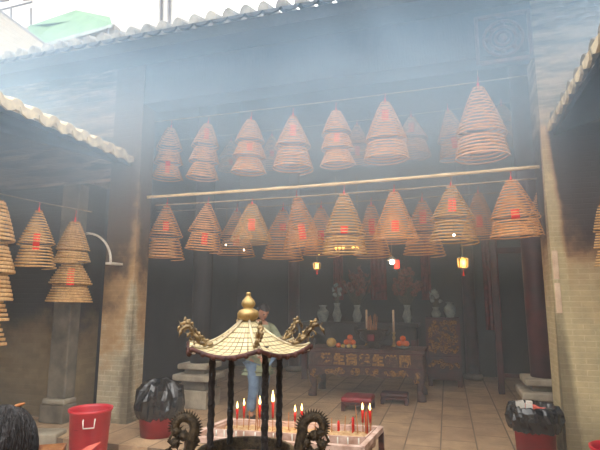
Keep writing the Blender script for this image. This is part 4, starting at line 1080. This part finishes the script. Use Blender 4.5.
def person_near():
    """dark-haired person close to the camera, seen from behind; only the crown shows in the frame"""
    c = on_y(-3, 456, 1.02); c = Vector(c); gz = GZ
    t = thing('person', 'dark-haired person seen from behind in the bottom left corner, only the crown showing', 'person', (c.x, c.y, gz))
    H = Vector((0, 0, c.z-gz)); zh = H.z
    fx = Vector((-.3, 1, 0)).normalized(); sd = fx.cross(Vector((0, 0, 1))).normalized()
    def V(a, b, z): v = fx*a+sd*b; return Vector((v.x, v.y, z))
    neck = H+V(-.02, 0, -.16); S = zh/1.5
    pel = V(-.02, 0, .80*S); chest = V(-.03, 0, 1.12*S); belly = V(-.02, 0, .95*S)
    shL, shR = neck+V(0, -.16, -.07), neck+V(0, .16, -.07)
    n_ = {'pelvis': (pel, (.14, .11)), 'belly': (belly, (.12, .1)), 'chest': (chest, (.14, .11)), 'neckb': (neck+V(0, 0, -.04), .06), 'neck': (neck+V(.01, 0, .06), .05),
          'shL': (shL, .055), 'elL': (shL+V(.02, -.05, -.25*S), .04), 'wrL': (shL+V(.08, -.05, -.47*S), .027), 'shR': (shR, .055), 'elR': (shR+V(.02, .05, -.25*S), .04), 'wrR': (shR+V(.08, .05, -.47*S), .027),
          'h1': (pel+V(0, .085, -.08), .08), 'k1': (V(.01, .09, .44*S), .054), 'a1': (V(0, .1, .08), .038), 't1': (V(.14, .12, .035), .03),
          'h2': (pel+V(0, -.085, -.08), .08), 'k2': (V(.01, -.09, .44*S), .054), 'a2': (V(0, -.1, .08), .038), 't2': (V(.14, -.12, .035), .03)}
    E_ = [('pelvis', 'belly'), ('belly', 'chest'), ('chest', 'neckb'), ('neckb', 'neck'), ('neckb', 'shL'), ('shL', 'elL'), ('elL', 'wrL'), ('neckb', 'shR'), ('shR', 'elR'), ('elR', 'wrR'),
          ('pelvis', 'h1'), ('h1', 'k1'), ('k1', 'a1'), ('a1', 't1'), ('pelvis', 'h2'), ('h2', 'k2'), ('k2', 'a2'), ('a2', 't2')]
    b = MB(); add_mesh(b, skin_mesh(n_, E_)); side, u, f = head_geo(b, H, fx, .25, .95)
    for w, e, ts in (('wrL', 'elL', 1), ('wrR', 'elR', -1)): hand(b, n_[w][0], n_[w][0]-n_[e][0], fx, .9, .4, ts)
    b.build('body', 'skin', t, smooth=True)
    j = MB(); jn = {k: (v[0], tuple(q*1.22 for q in v[1]) if isinstance(v[1], tuple) else v[1]*1.3) for k, v in n_.items() if k in ('pelvis', 'belly', 'chest', 'neckb', 'shL', 'elL', 'shR', 'elR')}
    add_mesh(j, skin_mesh(jn, [e for e in E_ if e[0] in jn and e[1] in jn])); j.build('shirt', 'shirt', t, smooth=True)
    q = MB(); qn = {k: (v[0], tuple(w*1.12 for w in v[1]) if isinstance(v[1], tuple) else v[1]*1.25) for k, v in n_.items() if k in ('pelvis', 'h1', 'k1', 'a1', 'h2', 'k2', 'a2')}
    add_mesh(q, skin_mesh(qn, [e for e in E_ if e[0] in qn and e[1] in qn])); q.build('trousers', 'shoe', t, smooth=True)
    hm = MB(); n, m = 40, 18; rr = random.Random(5)
    for i in range(m+1):
        for k in range(n):
            th = 2*pi*k/n; lim = 1.1 if cos(th) > .45 else 2.3
            ph = max(1e-3, lim*i/m); jj = 1+.025*sin(th*17+i*.2)+rr.uniform(-.012, .012)
            hm.v.append(tuple(H+(side*sin(ph)*sin(th)*.094*jj+u*cos(ph)*.128*jj+f*(sin(ph)*cos(th)*.108*jj-.008))*.95))
    for i in range(m):
        for k in range(n): hm.f.append((i*n+k, (i+1)*n+k, (i+1)*n+(k+1) % n, i*n+(k+1) % n))
    st_ = MB()
    for k in range(130):
        th = rr.uniform(.9, 5.4); ph0 = rr.uniform(.2, .9); pts = []
        for s in range(6):
            ph = ph0+s*.22; q = 1.03+.01*sin(s+k)
            pts.append(H+(side*sin(ph)*sin(th+.03*s)*.094*q+u*cos(ph)*.128*q+f*(sin(ph)*cos(th+.03*s)*.108*q-.008))*.95)
        st_.tube(pts, [.002, .0025, .0025, .0025, .002, .001], 4)
    h = hm.build('hair', 'hair', t, smooth=True); st_.build('hair_strands', 'hair', h)
    cl = on_y(17, 406, 1.05)-Vector((c.x, c.y, gz)); cb_ = cl+RT*-.02
    cm_ = MB().tube([cl-RT*.018-Vector((0, 0, .012)), cl, cl+RT*.02+Vector((0, 0, .007))], [.004, .006, .003], 6); cm_.tube([cl-RT*.018-Vector((0, 0, .012)), cl-RT*.03-Vector((0, 0, .05))], .004, 6)
    cm_.build('hair_clip', 'stick', t, smooth=True)
person_near()

# ------------------------------------------------------------------ beyond the hall roof
def quad_block(name, pix, Y, th, m, label=None, cat=None, parent=None):
    pts = [on_y(x_, y_, Y) for x_, y_ in pix]; n = len(pts)
    vs = [tuple(p) for p in pts]+[(p.x, p.y+th, p.z) for p in pts]
    o = MB().add(vs, [tuple(range(n)), tuple(range(n, 2*n))[::-1]]+[(i, n+i, n+(i+1) % n, (i+1) % n) for i in range(n)]).build(name, m, parent)
    return tag(o, label, cat) if label else o
w1 = thing('white_building', 'overexposed white building with two drainpipes rising behind the hall roof', 'building')
quad_block('wall', [(112, -40), (112, 330), (186, 330), (186, -40)], 17, 3, 'render_white', parent=w1)
for x_ in (161, 169):
    a, b = on_y(x_, -40, 16.9), on_y(x_, 90, 16.9); MB().tube([a, b], .07, 8).build('drainpipe', 'railing', w1)
quad_block('cornice', [(110, -12), (110, -6), (187, -8), (187, -14)], 16.85, .15, 'render_cream', parent=w1)
w2 = thing('pale_building', 'long pale building behind the green awning at the top left', 'building')
quad_block('wall', [(-60, -40), (-60, 330), (112, 330), (112, -40)], 20, 3, 'render_white', parent=w2)
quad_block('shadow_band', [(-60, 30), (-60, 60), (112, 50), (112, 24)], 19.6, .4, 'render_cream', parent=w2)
for (x0, y0, x1, y1) in ((-10, -30, 8, 2), (22, -30, 38, 0)): quad_block('window', [(x0, y0), (x0, y1), (x1, y1-2), (x1, y0)], 19.9, .1, 'railing', parent=w2)
gc = thing('green_awning', 'green hipped canvas awning with a pale border behind the hall roof', 'awning')
a0 = [on_y(28, 26, 15), on_y(110, 17, 15), on_y(112, 24, 14.2), on_y(30, 47, 14.2), on_y(76, 10, 15.6), on_y(60, 15, 15.6)]
MB().add(a0, [(3, 2, 4, 5), (2, 1, 4), (3, 5, 0), (0, 5, 4, 1)]).build('canopy', 'green_canvas', gc)
MB().add([on_y(30, 47, 14.18), on_y(112, 24, 14.18), on_y(112, 27, 14.18), on_y(30, 51, 14.18)], [(0, 1, 2, 3)]).build('valance', 'canvas_trim', gc)
for (x_, y_) in ((34, 50), (108, 27)):
    p = on_y(x_, y_, 14.3); MB().tube([p, p-Vector((0, 0, 3))], .05, 6).build('post', 'railing', gc)
quad_block('rooftop_parapet', [(46, 36), (46, 345), (114, 345), (114, 24)], 15.2, .4, 'render_cream', 'low cream parapet under the green awning', 'parapet')
cs = thing('corrugated_roof', 'cream corrugated shed roof sloping down at the top left corner', 'shed roof')
A, B, C_, D_ = on_y(-60, -34, 13.5), on_y(48, 47, 13.5), on_y(48, 78, 11.9), on_y(-60, 60, 11.9)
q = MB(); n, m = 60, 4
for i in range(n+1):
    for j in range(m+1):
        p = A.lerp(B, j/m).lerp(D_.lerp(C_, j/m), i/n); q.v.append((p.x, p.y, p.z+.03*sin(i*1.3)))
for i in range(n):
    for j in range(m): k = i*(m+1)+j; q.f.append((k, k+1, k+m+2, k+m+1))
q.build('sheeting', 'sheet', cs, smooth=True)
MB().bar(A, B, .1, .12).build('ridge_flashing', 'railing', cs)
rl = thing('rooftop_railing', 'thin grey rooftop railing at the very top left', 'railing')
MB().tube([on_y(-40, 20, 16), on_y(32, 2, 16)], .05, 6).build('top_rail', 'railing', rl)
for x_ in (11, 31):
    MB().tube([on_y(x_, 8, 16), on_y(x_, 60, 16)], .05, 6).build('post', 'railing', rl)

# ------------------------------------------------------------------ smoke: one body of haze filling the courtyard and hall
m, nt, N, L, b = newmat('incense_smoke')
N.remove(b); out = [n for n in N if n.type == 'OUTPUT_MATERIAL'][0]
geo = N.new('ShaderNodeNewGeometry'); sp = N.new('ShaderNodeSeparateXYZ'); L.new(geo.outputs['Position'], sp.inputs[0])
n1 = N.new('ShaderNodeTexNoise'); n1.inputs['Scale'].default_value = .55; n1.inputs['Detail'].default_value = 4; n1.inputs['Distortion'].default_value = .6
L.new(geo.outputs['Position'], n1.inputs['Vector'])
hz = maprange(N, L, sp.outputs[2], 1.7, 4.0, 0, 1, True)
top = maprange(N, L, sp.outputs[2], EZ-1.1, EZ-.1, 1, 0, True)
yb = maprange(N, L, math_node(N, L, 'ADD', sp.outputs[1], maprange(N, L, sp.outputs[0], -2.6, -4.6, 0, 2.0)), 2.6, 4.9, .08, 1, True)
ye = maprange(N, L, sp.outputs[1], 6.0, 9.0, 1, .35, True)
den = math_node(N, L, 'MULTIPLY', hz, maprange(N, L, n1.outputs['Fac'], .32, .7, .45, 1.5))
den = math_node(N, L, 'MULTIPLY', den, .37)
den = math_node(N, L, 'ADD', den, .037)
den = math_node(N, L, 'MULTIPLY', den, math_node(N, L, 'MULTIPLY', top, math_node(N, L, 'MULTIPLY', yb, ye)))
vs = N.new('ShaderNodeVolumeScatter'); vs.inputs['Color'].default_value = (.56, .74, .92, 1); vs.inputs['Anisotropy'].default_value = .1
L.new(mixc(N, L, maprange(N, L, sp.outputs[2], 1.8, 3.4, 0, 1, True), (.70, .79, .87, 1), (.52, .73, .94, 1)), vs.inputs['Color']); L.new(den, vs.inputs['Density']); L.new(vs.outputs[0], out.inputs['Volume'])
try: m.volume_step_rate = .25
except Exception: m.cycles.volume_step_rate = .25
tag(MB().box(-10, 7, -4.5, 11.8, -.6, 7.2).build('incense_smoke', m), 'pale blue incense smoke hanging in the hall and courtyard', 'smoke', kind='stuff')

# ------------------------------------------------------------------ light and camera
w = bpy.data.worlds.new('sky'); SC.world = w; w.use_nodes = True; N = w.node_tree.nodes; L = w.node_tree.links
bg = N['Background']; tc = N.new('ShaderNodeTexCoord'); no = N.new('ShaderNodeTexNoise'); no.inputs['Scale'].default_value = 2.5
L.new(tc.outputs['Generated'], no.inputs['Vector'])
rp = N.new('ShaderNodeValToRGB'); rp.color_ramp.elements[0].color = (.88, .93, 1, 1); rp.color_ramp.elements[1].color = (1, .98, .94, 1)
L.new(no.outputs['Fac'], rp.inputs['Fac']); L.new(rp.outputs[0], bg.inputs['Color']); bg.inputs['Strength'].default_value = 4.2
sun = bpy.data.lights.new('added_sun', 'SUN'); sun.energy = 1.8; sun.angle = radians(60); sun.color = (1, .96, .88)  # soft lamp added to brighten the burner roof beneath an overcast sky
so = bpy.data.objects.new('added_sun', sun); COL.objects.link(so); so.rotation_euler = (radians(28), radians(12), 0)
cam = bpy.data.cameras.new('camera'); co = bpy.data.objects.new('camera', cam); COL.objects.link(co)
cam.sensor_width = 36; cam.lens = 36*F/600; cam.clip_start = .05; cam.clip_end = 200
co.location = EYE; co.rotation_euler = Matrix((RT, UP, -FW)).transposed().to_euler()
SC.camera = co
SC.view_settings.view_transform = 'Standard'; SC.view_settings.look = 'None'; SC.view_settings.exposure = 0
SC.cycles.max_bounces = 6; SC.cycles.volume_bounces = 1; SC.cycles.use_denoising = True
bpy.context.view_layer.update()
